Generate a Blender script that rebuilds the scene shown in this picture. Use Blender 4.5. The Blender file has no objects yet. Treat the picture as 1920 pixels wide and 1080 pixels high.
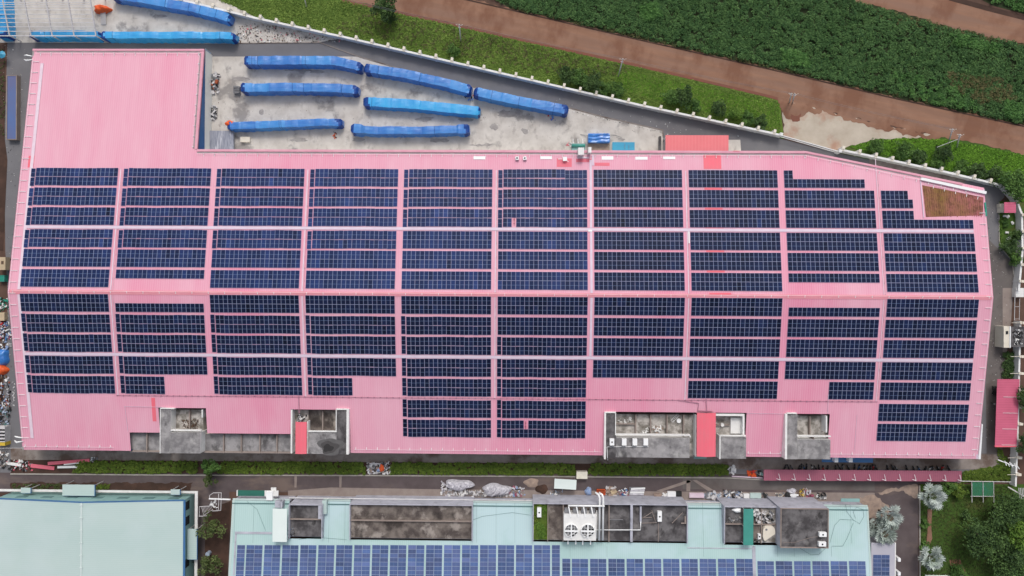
import bpy, math, random
import numpy as np
from mathutils import Vector, Matrix, Euler
rnd = random.Random(7)
nr = np.random.default_rng(11)
col = bpy.context.scene.collection
sc = bpy.context.scene
# ------------------------------------------------------------------ camera
CAM = Vector((6.4447, 0.6705, 170.1858))
EUL = Euler((-0.00119429, 0.01493269, 0.00596983), 'XYZ')
RM = EUL.to_matrix()
cd = bpy.data.cameras.new('camera'); cd.sensor_width = 36; cd.lens = 24
cd.clip_start = 1; cd.clip_end = 3000
cam = bpy.data.objects.new('camera', cd); col.objects.link(cam)
cam.location = CAM; cam.rotation_euler = EUL; sc.camera = cam

def at(px, py, z=0.0):
    d = RM @ Vector(((px - 960) / 1280, (540 - py) / 1280, -1))
    t = (z - CAM.z) / d.z
    return Vector((CAM.x + d.x * t, CAM.y + d.y * t, z))
SL = 0.1322; RY = -1.13; RZ = 12.0; TH = math.atan(SL)
def rz(Y): return RZ - SL * abs(Y - RY)
def onroof(px, py, dz=0):
    z = 10.0
    for _ in range(30):
        q = at(px, py, z); z = rz(q.y) + dz
    return Vector((q.x, q.y, z))
def rect(x0, y0, x1, y1, z):
    a = at(x0, y1, z); b = at(x1, y0, z)
    c = at(x0, y0, z); d = at(x1, y1, z)
    return ((a.x + c.x) / 2, (a.y + d.y) / 2, (b.x + d.x) / 2, (b.y + c.y) / 2)

# ------------------------------------------------------------------ materials
MATS = {}
def M(name, c1, c2=None, scale=1.0, rough=.85, detail=5, stain=None, sscale=.2, slo=.55, shi=.7, amt=.8,
      stretch=(1, 1, 1), sstretch=(1, 1, 1), bump=0.0, bscale=4, ribs=None, metal=0, alpha=None, attr=None, objtint=0, rot=0, spec=.3, streak=0, lohi=(.3, .7), stain2=None):
    m = bpy.data.materials.new(name); m.use_nodes = True
    N = m.node_tree.nodes; L = m.node_tree.links
    b = N['Principled BSDF']; b.inputs['Roughness'].default_value = rough; b.inputs['Metallic'].default_value = metal
    if alpha is not None: b.inputs['Alpha'].default_value = alpha
    b.inputs['Specular IOR Level'].default_value = spec
    c2 = c2 or tuple(x * .8 for x in c1)
    geo = N.new('ShaderNodeNewGeometry')
    pos = geo.outputs['Position']
    if rot:
        m0 = N.new('ShaderNodeMapping'); m0.inputs['Rotation'].default_value = (0, 0, math.radians(rot)); L.new(pos, m0.inputs[0]); pos = m0.outputs[0]
    def mapped(s):
        mp = N.new('ShaderNodeMapping'); mp.inputs['Scale'].default_value = s
        L.new(pos, mp.inputs[0]); return mp.outputs[0]
    def noise(s, vec, d=5, r=.6):
        n = N.new('ShaderNodeTexNoise'); n.inputs['Scale'].default_value = s; n.inputs['Detail'].default_value = d
        n.inputs['Roughness'].default_value = r; L.new(vec, n.inputs['Vector']); return n.outputs['Fac']
    def mr(v, lo, hi, a=0, c=1):
        q = N.new('ShaderNodeMapRange'); q.inputs[1].default_value = lo; q.inputs[2].default_value = hi
        q.inputs[3].default_value = a; q.inputs[4].default_value = c; L.new(v, q.inputs[0]); return q.outputs[0]
    def mix(f, a, bb, t='MIX'):
        q = N.new('ShaderNodeMix'); q.data_type = 'RGBA'; q.blend_type = t
        if isinstance(f, float): q.inputs[0].default_value = f
        else: L.new(f, q.inputs[0])
        for k, v in ((6, a), (7, bb)):
            if isinstance(v, tuple): q.inputs[k].default_value = (*v, 1)
            else: L.new(v, q.inputs[k])
        return q.outputs[2]
    if attr:
        a = N.new('ShaderNodeAttribute'); a.attribute_name = attr
        f = a.outputs['Fac']
        cr = N.new('ShaderNodeValToRGB'); L.new(f, cr.inputs[0])
        cr.color_ramp.elements[0].color = (*c1, 1); cr.color_ramp.elements[1].color = (*c2, 1)
        out = cr.outputs[0]
        out = mix(mr(noise(.25, mapped((1, 1, 1))), .4, .65), out, mix(1.0, out, (.72, .78, .7), 'MULTIPLY'))
    else:
        out = mix(mr(noise(scale, mapped(stretch), detail), *lohi), c1, c2)
    if stain:
        s = mr(noise(sscale, mapped(sstretch), 6), slo, shi, 0, amt)
        out = mix(s, out, stain)
    if stain2:
        cc_, sc_, lo_, hi_, am_ = stain2
        out = mix(mr(noise(sc_, mapped((1.3, .8, 3)), 7), lo_, hi_, 0, am_), out, cc_)
    if streak:
        out = mix(mr(noise(1.0, mapped((1.6, .035, 1)), 4), .40, .70, 0, streak), out, mix(1.0, out, (.82, .66, .72), 'MULTIPLY'))
    if ribs:
        per, rc, ra = ribs[:3]
        sx = N.new('ShaderNodeSeparateXYZ'); L.new(geo.outputs['Position'], sx.inputs[0])
        mm = N.new('ShaderNodeMath'); mm.operation = 'MULTIPLY'; mm.inputs[1].default_value = 6.2832 / per
        L.new(sx.outputs[1 if len(ribs) > 3 else 0], mm.inputs[0])
        sn = N.new('ShaderNodeMath'); sn.operation = 'SINE'; L.new(mm.outputs[0], sn.inputs[0])
        out = mix(mr(sn.outputs[0], .2, .95, 0, ra), out, rc)
    if objtint:
        oi = N.new('ShaderNodeObjectInfo')
        out = mix(1.0, out, oi.outputs['Color'], 'MULTIPLY')
    L.new(out, b.inputs['Base Color'])
    if bump:
        bp = N.new('ShaderNodeBump'); bp.inputs['Strength'].default_value = bump; bp.inputs['Distance'].default_value = .1
        L.new(noise(bscale, mapped((1, 1, 1))), bp.inputs['Height']); L.new(bp.outputs[0], b.inputs['Normal'])
    MATS[name] = m; return m

M('pink_roof', (.71, .375, .46), (.69, .305, .40), scale=.14, rough=.6, stretch=(1.5, .3, 1), stain=(.68, .17, .29),
  sscale=.045, slo=.48, shi=.70, amt=.6, sstretch=(1, .35, 1), ribs=(.52, (.78, .46, .55), .32), streak=.16)
M('pink_trim', (.66, .34, .41), (.6, .26, .34), scale=.3, rough=.6)
M('salmon', (.74, .17, .22), (.66, .14, .19), scale=.4, rough=.6)
M('ridge_salmon', (.71, .29, .34), (.68, .25, .30), scale=.4, rough=.6)
M('hot_red', (.78, .135, .185), (.72, .16, .20), scale=.4, rough=.5, ribs=(.9, (.85, .14, .19), .3))
M('rose', (.56, .12, .20), (.48, .10, .165), scale=.3, rough=.5, ribs=(.6, (.64, .15, .24), .4, 1))
M('dark_rose', (.33, .085, .13), (.28, .07, .11), scale=.3, rough=.6, ribs=(.5, (.38, .12, .17), .5))
M('grey_gutter', (.36, .33, .33), (.24, .22, .22), scale=.8)
M('pale_tray', (.72, .60, .67), (.66, .50, .58), scale=.8, rough=.5)
M('conduit', (.42, .20, .27), (.36, .16, .22))
M('pale_walk', (.68, .56, .65), (.60, .48, .58), scale=.5, rough=.5)
M('white_paint', (.78, .77, .75), (.66, .65, .63), scale=.7, rough=.5, stain=(.45, .43, .4), sscale=.8, slo=.6, shi=.8, amt=.5)
M('clean_white', (.84, .84, .83), (.78, .78, .78), scale=.7, rough=.4)
M('wall_white', (.80, .79, .73), (.74, .73, .68), scale=.5, rough=.6, stain=(.6, .58, .5), sscale=.4, slo=.55, shi=.75, amt=.5)
M('cream', (.72, .66, .56), (.64, .58, .48), scale=.7, rough=.6)
M('blue_wall', (.035, .13, .31), (.03, .11, .27), scale=.5, rough=.5)
M('pale_blue', (.36, .43, .52), (.32, .38, .47), scale=.5, rough=.5)
M('lavender_wall', (.47, .47, .53), (.33, .33, .38), scale=.5, rough=.7, detail=8, stain=(.17, .165, .18), sscale=.6, slo=.54, shi=.72, amt=.6)
M('mint', (.40, .55, .53), (.345, .505, .49), scale=.15, rough=.5, stretch=(1, .3, 1), stain=(.47, .60, .64), sscale=.06, slo=.45, shi=.6, amt=.7,
  ribs=(.5, (.50, .64, .63), .35))
M('mint_pale', (.47, .565, .535), (.41, .525, .50), scale=.1, detail=7, stain=(.52, .60, .60), sscale=.05, slo=.45, shi=.65, amt=.6, rough=.5, stretch=(.3, 1, 1), ribs=(.5, (.54, .63, .62), .25, 1))
M('mint_trim', (.25, .41, .39), (.20, .34, .33), scale=.4, rough=.5)
M('mint_dark', (.12, .22, .22), (.09, .17, .17), scale=.4, rough=.6)
M('green_sheet', (.06, .28, .23), (.05, .24, .20), scale=.4, rough=.5)
M('dark_green_sheet', (.03, .15, .11), (.025, .12, .09), scale=.4, rough=.5)
M('blue_trim', (.06, .17, .36), (.05, .14, .30), scale=.4, rough=.5)
M('grey_roof', (.47, .45, .50), (.41, .40, .45), scale=.3, rough=.6)
M('slab_dark', (.055, .050, .052), (.145, .136, .138), scale=.4, rough=.85, detail=9, lohi=(.4, .6), stain2=((.02, .018, .018), .35, .56, .66, .8), stain=(.28, .265, .255), sscale=.33, slo=.56, shi=.70, amt=.6)
M('slab_grey', (.31, .295, .295), (.165, .157, .16), scale=.4, rough=.85, detail=9, lohi=(.4, .6), stain2=((.05, .047, .047), .3, .57, .68, .75), stain=(.40, .385, .37), sscale=.5, slo=.57, shi=.70, amt=.7)
M('slab_light', (.50, .465, .43), (.26, .24, .215), scale=.6, rough=.9, detail=9, lohi=(.4, .58), stain=(.13, .115, .095), sscale=.5, slo=.5, shi=.62, amt=.85)
M('slab_brown', (.075, .060, .055), (.19, .16, .14), scale=.35, rough=.9, detail=9, lohi=(.4, .6), stain2=((.025, .02, .018), .25, .55, .66, .7), stain=(.42, .37, .33), sscale=.25, slo=.55, shi=.64, amt=.6)
M('moss', (.10, .16, .02), (.05, .08, .015), scale=.8, rough=.95, stain=(.19, .30, .03), sscale=.4, slo=.5, shi=.6)
M('weathered', (.36, .11, .13), (.20, .12, .03), scale=.14, rough=.9, detail=7, stain=(.12, .055, .03), sscale=.9, slo=.46, shi=.6, amt=.75)
M('weathered_rib', (.38, .14, .13), (.22, .14, .035), scale=.14, rough=.9, detail=7, stain=(.16, .07, .035), sscale=1.1, slo=.5, shi=.6, amt=.6)
M('tarp_royal', (.034, .20, .57), (.022, .145, .47), scale=.35, rough=.33, spec=.9, stain=(.07, .28, .62), sscale=.8, sstretch=(.25, 1.6, 1), slo=.5, shi=.66, amt=.6)
M('tarp_bright', (.028, .37, .72), (.015, .28, .64), scale=.35, rough=.34, spec=.9, stain=(.10, .42, .72), sscale=.9, slo=.56, shi=.72, amt=.6)
M('tarp_sky', (.06, .34, .50), (.05, .28, .44), scale=.6, rough=.4)
M('tarp_navy', (.012, .06, .27), (.008, .045, .21), scale=.8, rough=.4)
M('tarp_pale', (.05, .27, .64), (.035, .21, .56), scale=.5, rough=.4, spec=.8)
M('strap', (.01, .05, .2), rough=.7)
M('orange', (.75, .12, .025), (.6, .08, .02), scale=1.5, rough=.6)
M('steel_white', (.62, .60, .60), (.50, .48, .48), scale=1, rough=.5)
M('steel_grey', (.25, .25, .26), (.14, .14, .15), scale=1.2, rough=.6)
M('galv_sheet', (.36, .37, .42), (.17, .18, .23), scale=1.6, rough=.5, stretch=(1.6, .25, 1), stain=(.62, .62, .66), sscale=1.2, slo=.55, shi=.65, sstretch=(1.5, .2, 1))
M('black', (.016, .016, .018), (.03, .03, .03), scale=2, rough=.6)
M('glass_dark', (.02, .025, .03), rough=.15)
M('brown', (.16, .10, .06), (.10, .06, .04), scale=1.5)
M('rust', (.36, .07, .025), (.2, .06, .03), scale=1.5)
M('plastic', (.58, .56, .60), (.42, .405, .44), scale=1.6, rough=.3, detail=8, lohi=(.4, .6), stain=(.70, .69, .72), sscale=1.3, slo=.55, shi=.66)
M('blue_bag', (.20, .30, .52), (.32, .38, .5), scale=1.4)
M('red_item', (.6, .04, .04), rough=.6)
M('green_item', (.02, .22, .15), (.03, .3, .22), scale=1.2, rough=.5)
M('tan', (.55, .43, .28), rough=.7)
M('yellow', (.65, .45, .05), rough=.6)
M('sand', (.40, .30, .235), (.26, .195, .165), scale=.9, rough=.95, detail=9, lohi=(.35, .65))
M('concrete_path', (.30, .26, .235), (.21, .175, .155), scale=.4, rough=.95, stain=(.10, .062, .045), sscale=.18, slo=.48, shi=.62, amt=.8)
M('kerb', (.42, .39, .35), (.30, .27, .24), scale=.7, rough=.95)
M('yard', (.60, .56, .515), (.47, .43, .39), scale=.3, rough=.92, detail=10, lohi=(.35, .65), stain2=((.30, .265, .24), .45, .56, .68, .55), stain=(.21, .195, .19), sscale=.13, slo=.56, shi=.63, amt=.75)
M('wet_stain', (.27, .245, .235), (.36, .335, .315), scale=.6, rough=.7, detail=8, lohi=(.4, .6))
M('asphalt', (.185, .18, .188), (.14, .135, .143), scale=.12, rough=.9, detail=8, stain=(.22, .21, .21), sscale=.09, slo=.5, shi=.7, amt=.6, stretch=(.5, 1, 1))
M('asphalt_brown', (.125, .10, .10), (.085, .065, .066), scale=.25, rough=.9, detail=8, stain=(.20, .15, .125), sscale=.16, slo=.5, shi=.64, amt=.7, sstretch=(.4, 1, 1))
M('lane_right', (.165, .145, .135), (.12, .105, .10), scale=.2, rough=.9, detail=8, stain=(.10, .075, .068), sscale=.12, slo=.5, shi=.65, amt=.6)
M('red_dirt', (.30, .165, .108), (.225, .118, .076), scale=.5, rough=.95, detail=9, stretch=(.22, 1, 1), rot=12.5, stain2=((.17, .075, .045), .12, .48, .62, .7), stain=(.225, .135, .10), sscale=.35, slo=.44, shi=.62, amt=.7, sstretch=(.08, 1, 1))
M('red_edge', (.22, .085, .055), (.17, .075, .055), scale=.5, rough=.95, detail=9)
M('dark_soil', (.075, .042, .032), (.045, .027, .02), scale=.3, rough=.97, detail=8, stain=(.10, .055, .04), sscale=.2, slo=.5, shi=.65)
M('brown_soil', (.13, .075, .055), (.085, .05, .037), scale=.3, rough=.97, detail=8)
M('apron', (.52, .455, .37), (.40, .335, .265), scale=.25, rough=.95, detail=8, stain=(.38, .215, .15), sscale=.14, slo=.50, shi=.64, amt=.85)
M('patch_concrete', (.30, .25, .22), (.24, .19, .17), scale=.5, rough=.95)
M('grass_ground', (.12, .19, .03), (.09, .15, .025), scale=.2, rough=.97, detail=9, stain=(.14, .15, .045), sscale=.12, slo=.52, shi=.68, amt=.55)
M('lawn', (.060, .115, .018), (.042, .085, .014), scale=.3, rough=.97, detail=9, stain=(.13, .10, .04), sscale=.11, slo=.55, shi=.68, amt=.8)
M('field_ground', (.022, .045, .014), (.035, .04, .018), scale=.3, rough=.97)
M('grass_blade', (.10, .18, .028), (.25, .35, .07), attr='t', rough=.8)
M('lawn_blade', (.09, .21, .016), (.21, .42, .04), attr='t', rough=.8)
M('field_leaf', (.032, .092, .028), (.125, .235, .07), attr='t', rough=.75)
M('field_light', (.045, .13, .03), (.12, .25, .06), attr='t', rough=.75)
M('field_dry', (.085, .09, .035), (.17, .15, .06), attr='t', rough=.8)
M('hedge_leaf', (.065, .12, .014), (.18, .25, .035), attr='t', rough=.75)
M('dull_blade', (.035, .06, .014), (.10, .12, .03), attr='t', rough=.8)
M('dark_leaf', (.016, .042, .012), (.085, .15, .038), attr='t', rough=.7)
M('mid_leaf', (.035, .09, .018), (.12, .22, .045), attr='t', rough=.7)
M('lime_leaf', (.07, .15, .02), (.17, .28, .04), attr='t', rough=.7)
M('olive_leaf', (.05, .075, .02), (.12, .15, .045), attr='t', rough=.7)
M('silver_stem', (.30, .33, .26), (.2, .22, .15))
M('silver_leaf', (.20, .23, .215), (.50, .545, .52), attr='t', rough=.6)
M('bark', (.16, .12, .09), (.09, .07, .05), scale=3, rough=.95)
M('panel_frame', (.31, .36, .52), (.28, .32, .47), scale=1, rough=.35)
M('cell_line', (.17, .25, .43), rough=.3)
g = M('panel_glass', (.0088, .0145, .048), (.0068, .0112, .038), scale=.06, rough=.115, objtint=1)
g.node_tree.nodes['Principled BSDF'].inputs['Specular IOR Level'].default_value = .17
g = M('panel_glass_old', (.085, .125, .27), (.065, .10, .22), scale=.08, rough=.18, objtint=1)
g.node_tree.nodes['Principled BSDF'].inputs['Specular IOR Level'].default_value = .55

# ------------------------------------------------------------------ helpers
class MB:
    def __init__(s): s.v = []; s.f = []; s.m = []
    def face(s, pts, mi=0):
        n = len(s.v); s.v += [tuple(p) for p in pts]; s.f.append(tuple(range(n, n + len(pts)))); s.m.append(mi)
    def box(s, x0, y0, z0, x1, y1, z1, mi=0, top=None):
        if x0 > x1: x0, x1 = x1, x0
        if y0 > y1: y0, y1 = y1, y0
        n = len(s.v)
        s.v += [(x0, y0, z0), (x1, y0, z0), (x1, y1, z0), (x0, y1, z0), (x0, y0, z1), (x1, y0, z1), (x1, y1, z1), (x0, y1, z1)]
        for k, q in enumerate(((3, 2, 1, 0), (4, 5, 6, 7), (0, 1, 5, 4), (1, 2, 6, 5), (2, 3, 7, 6), (3, 0, 4, 7))):
            s.f.append(tuple(n + i for i in q)); s.m.append(top if (k == 1 and top is not None) else mi)
        return s
    def obox(s, cx, cy, z0, L, W, H, a=0, mi=0, tilt=0):
        c, sn = math.cos(a), math.sin(a); n = len(s.v)
        for z in (0, 1):
            for (u, w) in ((-1, -1), (1, -1), (1, 1), (-1, 1)):
                x = u * L / 2; y = w * W / 2
                s.v.append((cx + x * c - y * sn, cy + x * sn + y * c, z0 + z * H + x * tilt))
        for q in ((3, 2, 1, 0), (4, 5, 6, 7), (0, 1, 5, 4), (1, 2, 6, 5), (2, 3, 7, 6), (3, 0, 4, 7)):
            s.f.append(tuple(n + i for i in q)); s.m.append(mi)
        return s
    def beam(s, a, b, w=.1, h=None, mi=0):
        a = Vector(a); b = Vector(b); d = b - a
        if d.length < 1e-6: return s
        d.normalize(); up = Vector((0, 0, 1)) if abs(d.z) < .95 else Vector((1, 0, 0))
        u = d.cross(up).normalized() * w / 2; v = u.cross(d).normalized() * (h or w) / 2
        n = len(s.v)
        for p in (a, b):
            for q in (u + v, u - v, -u - v, -u + v): s.v.append(tuple(p + q))
        for q in ((0, 1, 2, 3), (7, 6, 5, 4), (0, 4, 5, 1), (1, 5, 6, 2), (2, 6, 7, 3), (3, 7, 4, 0)):
            s.f.append(tuple(n + i for i in q)); s.m.append(mi)
        return s
    def cyl(s, cx, cy, z0, r, h, seg=12, mi=0, r2=None):
        n = len(s.v); r2 = r if r2 is None else r2
        for k in range(seg):
            a = 2 * math.pi * k / seg
            s.v.append((cx + r * math.cos(a), cy + r * math.sin(a), z0)); s.v.append((cx + r2 * math.cos(a), cy + r2 * math.sin(a), z0 + h))
        for k in range(seg):
            j = (k + 1) % seg
            s.f.append((n + 2 * k, n + 2 * j, n + 2 * j + 1, n + 2 * k + 1)); s.m.append(mi)
        s.f.append(tuple(n + 2 * k + 1 for k in range(seg))); s.m.append(mi)
        s.f.append(tuple(n + 2 * k for k in reversed(range(seg)))); s.m.append(mi)
        return s
    def tube(s, pts, r, seg=6, mi=0):
        pts = [Vector(p) for p in pts]; n = len(s.v)
        for i, p in enumerate(pts):
            d = (pts[min(i + 1, len(pts) - 1)] - pts[max(i - 1, 0)]).normalized()
            up = Vector((0, 0, 1)) if abs(d.z) < .9 else Vector((1, 0, 0))
            u = d.cross(up).normalized(); v = u.cross(d).normalized()
            rr = r[i] if isinstance(r, (list, tuple)) else r
            for k in range(seg):
                a = 2 * math.pi * k / seg; s.v.append(tuple(p + u * rr * math.cos(a) + v * rr * math.sin(a)))
        for i in range(len(pts) - 1):
            for k in range(seg):
                j = (k + 1) % seg
                s.f.append((n + i * seg + k, n + i * seg + j, n + (i + 1) * seg + j, n + (i + 1) * seg + k)); s.m.append(mi)
        s.f.append(tuple(n + k for k in reversed(range(seg)))); s.m.append(mi)
        s.f.append(tuple(n + (len(pts) - 1) * seg + k for k in range(seg))); s.m.append(mi)
        return s
    def prism(s, poly, z0, z1, mi=0, side=None):
        a = sum(poly[i][0] * poly[(i + 1) % len(poly)][1] - poly[(i + 1) % len(poly)][0] * poly[i][1] for i in range(len(poly)))
        if a < 0: poly = poly[::-1]
        zt = (lambda p: z1) if not callable(z1) else z1
        s.face([(p[0], p[1], zt(p)) for p in poly], mi)
        for i in range(len(poly)):
            p, q = poly[i], poly[(i + 1) % len(poly)]
            s.face([(p[0], p[1], z0), (q[0], q[1], z0), (q[0], q[1], zt(q)), (p[0], p[1], zt(p))], side if side is not None else mi)
        return s
    def build(s, name, mats, parent=None, smooth=False):
        if isinstance(mats, str): mats = [mats]
        V = np.array(s.v, dtype=float)
        if parent is not None: o0 = np.array(parent.matrix_world.translation if False else parent.location)
        else:
            mn, mx = V.min(0), V.max(0); o0 = np.array([(mn[0] + mx[0]) / 2, (mn[1] + mx[1]) / 2, mn[2]])
        me = bpy.data.meshes.new(name); me.from_pydata((V - o0).tolist(), [], s.f)
        for m in mats: me.materials.append(MATS[m])
        me.polygons.foreach_set('material_index', s.m)
        if smooth: me.polygons.foreach_set('use_smooth', [True] * len(s.f))
        me.update()
        o = bpy.data.objects.new(name, me); col.objects.link(o)
        if parent is not None: o.parent = parent
        else: o.location = o0
        return o
def sub(name, mb, mats, part, root, smooth=False):
    """a sub-part: parented to a part whose own origin equals the root's"""
    o = mb.build(name, mats, root, smooth); o.parent = part; return o
def thing(name, label, cat, loc, group=None):
    o = bpy.data.objects.new(name, None); col.objects.link(o); o.location = loc; o.empty_display_size = .5
    o['label'] = label; o['category'] = cat
    if group: o['group'] = group
    return o
def tag(o, label=None, cat=None, group=None, kind=None):
    if label: o['label'] = label
    if cat: o['category'] = cat
    if group: o['group'] = group
    if kind: o['kind'] = kind
    return o
def pxpoly(P, z): return [tuple(at(x, y, z))[:2] for x, y in P]
def ragged(pp, amp, step=.5, seed=0):
    r = random.Random(seed + int(pp[0][0] * 7)); out = []
    for i in range(len(pp)):
        a = Vector(pp[i]); b = Vector(pp[(i + 1) % len(pp)]); L = (b - a).length; n = max(1, min(400, int(L / step)))
        d = (b - a) / max(L, 1e-6); nn = Vector((-d.y, d.x)); f = r.uniform(0, 6)
        for k in range(n): p = a + (b - a) * (k / n); w_ = amp * (.5 * math.sin(k * step * .9 + f) + .35 * math.sin(k * step * 2.3 + f * 2) + r.uniform(-.45, .45)) * (0 if k == 0 else 1); q = p + nn * w_; out.append((q.x, q.y))
    return out
def sheet(name, P, z, mat, kind='structure', label=None, cat=None, world=False, rag=0):
    mb = MB(); pp = P if world else pxpoly(P, z)
    if rag: pp = ragged(pp, rag)
    a = sum(pp[i][0] * pp[(i + 1) % len(pp)][1] - pp[(i + 1) % len(pp)][0] * pp[i][1] for i in range(len(pp)))
    if a < 0: pp = pp[::-1]
    mb.face([(p[0], p[1], z) for p in pp])
    o = mb.build(name, mat); tag(o, label, cat, None, kind); return o

def quads(name, C, U, V, t, mat, parent=None):
    """many leaf-sized quads (tapered to a tip) as one mesh"""
    n = len(C)
    P = np.empty((n, 4, 3)); P[:, 0] = C - U; P[:, 1] = C - V * .9; P[:, 2] = C + U; P[:, 3] = C + V * .9
    P = P.reshape(-1, 3)
    if parent is not None: o0 = np.array(parent.location)
    else:
        mn, mx = P.min(0), P.max(0); o0 = np.array([(mn[0] + mx[0]) / 2, (mn[1] + mx[1]) / 2, mn[2]])
    P = P - o0
    me = bpy.data.meshes.new(name)
    me.vertices.add(4 * n); me.vertices.foreach_set('co', P.ravel())
    me.loops.add(4 * n); me.loops.foreach_set('vertex_index', np.arange(4 * n, dtype=np.int32))
    me.polygons.add(n); me.polygons.foreach_set('loop_start', np.arange(0, 4 * n, 4, dtype=np.int32))
    me.update(calc_edges=True)
    a = me.attributes.new('t', 'FLOAT', 'POINT'); a.data.foreach_set('value', np.repeat(t, 4).astype(np.float32))
    me.materials.append(MATS[mat])
    o = bpy.data.objects.new(name, me); col.objects.link(o)
    if parent is not None: o.parent = parent
    else: o.location = o0
    return o
def orient(n, up=.8):
    d = nr.normal(size=(n, 3)); d[:, 2] = np.abs(d[:, 2]) + up; d /= np.linalg.norm(d, axis=1)[:, None]
    r = nr.normal(size=(n, 3)); u = np.cross(d, r); u /= np.linalg.norm(u, axis=1)[:, None]
    return d, u, np.cross(d, u)
def clumps(cent, rad, per, size, squash=.7, up=.7):
    n = len(cent) * per
    c = np.repeat(cent, per, 0); r = np.repeat(rad, per)
    d = nr.normal(size=(n, 3)); d /= np.linalg.norm(d, axis=1)[:, None]; d[:, 2] = np.abs(d[:, 2])
    rr = r * nr.uniform(.35, 1, n) ** .5
    C = c + d * rr[:, None] * np.array([1, 1, squash])
    _, u, v = orient(n, up)
    s = size * nr.uniform(.6, 1.3, n)
    t = np.clip(np.repeat(nr.uniform(0, .7, len(cent)), per) + nr.normal(0, .16, n) + .12, 0, 1)
    return C, u * s[:, None], v * s[:, None] * .55, t
def inpoly(P, n, margin=0):
    P = np.array(P); mn, mx = P.min(0), P.max(0); out = []
    while sum(map(len, out)) < n:
        q = nr.uniform(mn, mx, (n * 2, 2)); c = np.zeros(len(q), bool); j = len(P) - 1
        for i in range(len(P)):
            a, b = P[i], P[j]
            k = ((a[1] > q[:, 1]) != (b[1] > q[:, 1])) & (q[:, 0] < (b[0] - a[0]) * (q[:, 1] - a[1]) / (b[1] - a[1] + 1e-12) + a[0])
            c ^= k; j = i
        out.append(q[c])
    return np.concatenate(out)[:n]
def vegetation(name, poly, n, rad, per, size, hgt, mat, label, cat, kind='stuff', world=False, parent=None, squash=.7, zb=0):
    P = poly if world else pxpoly(poly, zb + .3)
    q = inpoly(P, n)
    z = hgt * (.35 + .65 * (np.sin(q[:, 0] * .55 + np.cos(q[:, 1] * .4) * 2) * .5 + .5) * nr.uniform(.5, 1, n))
    cent = np.column_stack([q, z * .5])
    C, U, V, t = clumps(cent, nr.uniform(*rad, n), per, size, squash)
    C[:, 2] = np.maximum(C[:, 2], .05) + zb
    o = quads(name, C, U, V, t, mat, parent)
    if parent is None: tag(o, label, cat, None, kind)
    return o
def tree(name, px, py, r, h, leaf, label, cat='tree', per=34, nl=60, size=.26, group=None, trunk=True, squash=.75, bushy=False):
    # px,py = where the crown's middle is seen
    zc = h * .62 if not bushy else h * .4
    b = at(px, py, zc); b.z = 0
    t = thing(name, label, cat, b, group)
    nl2 = max(10, int(nl * (r / 3) ** 1.6))
    d = nr.normal(size=(nl2, 3)); d /= np.linalg.norm(d, axis=1)[:, None]; d[:, 2] = d[:, 2] * .8 + .2
    ang = np.arctan2(d[:, 1], d[:, 0]); k_ = 2.6 if leaf == 'olive_leaf' else 1.3
    lob = 1 + .16 * k_ * np.sin(ang * 3 + rnd.random() * 6) + .10 * k_ * np.sin(ang * 5 + rnd.random() * 6)
    if leaf == 'olive_leaf': nl2 = nl2 // 2; ang = ang[:nl2]; d = d[:nl2]; lob = lob[:nl2]; per = 22; size = .3
    rr = r * nr.uniform(.25, .86, nl2) ** .6 * lob
    cent = np.array([b.x, b.y, zc]) + d * rr[:, None] * np.array([1, 1, (h - zc) / r * .85 if not bushy else h * .5 / r])
    cent[:, 2] = np.maximum(cent[:, 2], .4)
    C, U, V, tt = clumps(cent, nr.uniform(.16, .30, nl2) * r + .18, per, size, squash)
    tt = np.clip((tt - .35) * 1.25 + .4, 0, 1)
    mb = MB(); k = zc * 1.05
    mb.tube([(b.x, b.y, 0), (b.x + .08, b.y, k * .5), (b.x, b.y + .1, k)], [r * .06 + .07, r * .05 + .05, r * .025 + .03])
    for i in range(6):
        e = cent[rnd.randrange(nl2)]; s = k * rnd.uniform(.35, .8)
        mb.tube([(b.x, b.y, s), ((b.x + e[0]) / 2, (b.y + e[1]) / 2, (s + e[2]) / 2 + .2), tuple(e)], [r * .03 + .03, r * .02 + .02, .015], 5)
    mb.build('trunk', 'bark', t, True)
    quads('crown', C, U, V, tt, leaf, t)
    return t
print('helpers ok')

# ------------------------------------------------------------------ setting: ground, roads, yards
o = sheet('ground', [(-900, -900), (900, -900), (900, 900), (-900, 900)], 0, 'brown_soil', world=True)
sheet('grass_verge_ground', [(330, -40), (640, -8), (702, 12), (960, 70), (1200, 123), (1440, 180), (1462, 186), (1470, 260), (1300, 240), (960, 150), (480, 45)], .02, 'grass_ground')
sheet('grass_verge_ground', [(1575, 288), (1592, 272), (1640, 260), (1700, 256), (1780, 258), (1850, 272), (2000, 300), (2000, 372), (1925, 420), (1880, 360)], .02, 'lawn')
sheet('far_field_ground', [(860, -60), (1560, -60), (1650, 10), (1760, 45), (1960, 90), (2100, 120), (2100, 285), (1920, 238), (1440, 129), (960, 20)], .02, 'field_ground')
up = [(-200, -420), (300, -115), (640, -62), (760, -30), (960, 17), (1200, 73), (1440, 127), (1680, 183), (1920, 235), (2400, 350)]
lo = [(2400, 420), (1920, 290), (1840, 270), (1760, 256), (1640, 230), (1530, 203), (1440, 180), (1200, 124), (960, 71), (880, 52), (702, 11), (640, -2), (300, -60), (-200, -330)]
sheet('dirt_road', up + lo, .05, 'red_dirt', rag=.3)
lo2 = [(1440, -70), (1560, -6), (1640, 10), (1700, 26), (1760, 46), (1860, 71), (1920, 83), (2400, 200)]
sheet('upper_dirt_road', lo2 + [(2400, 150), (1920, 33), (1860, 18), (1780, -4), (1560, -80)], .05, 'red_dirt', rag=.35)
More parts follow.
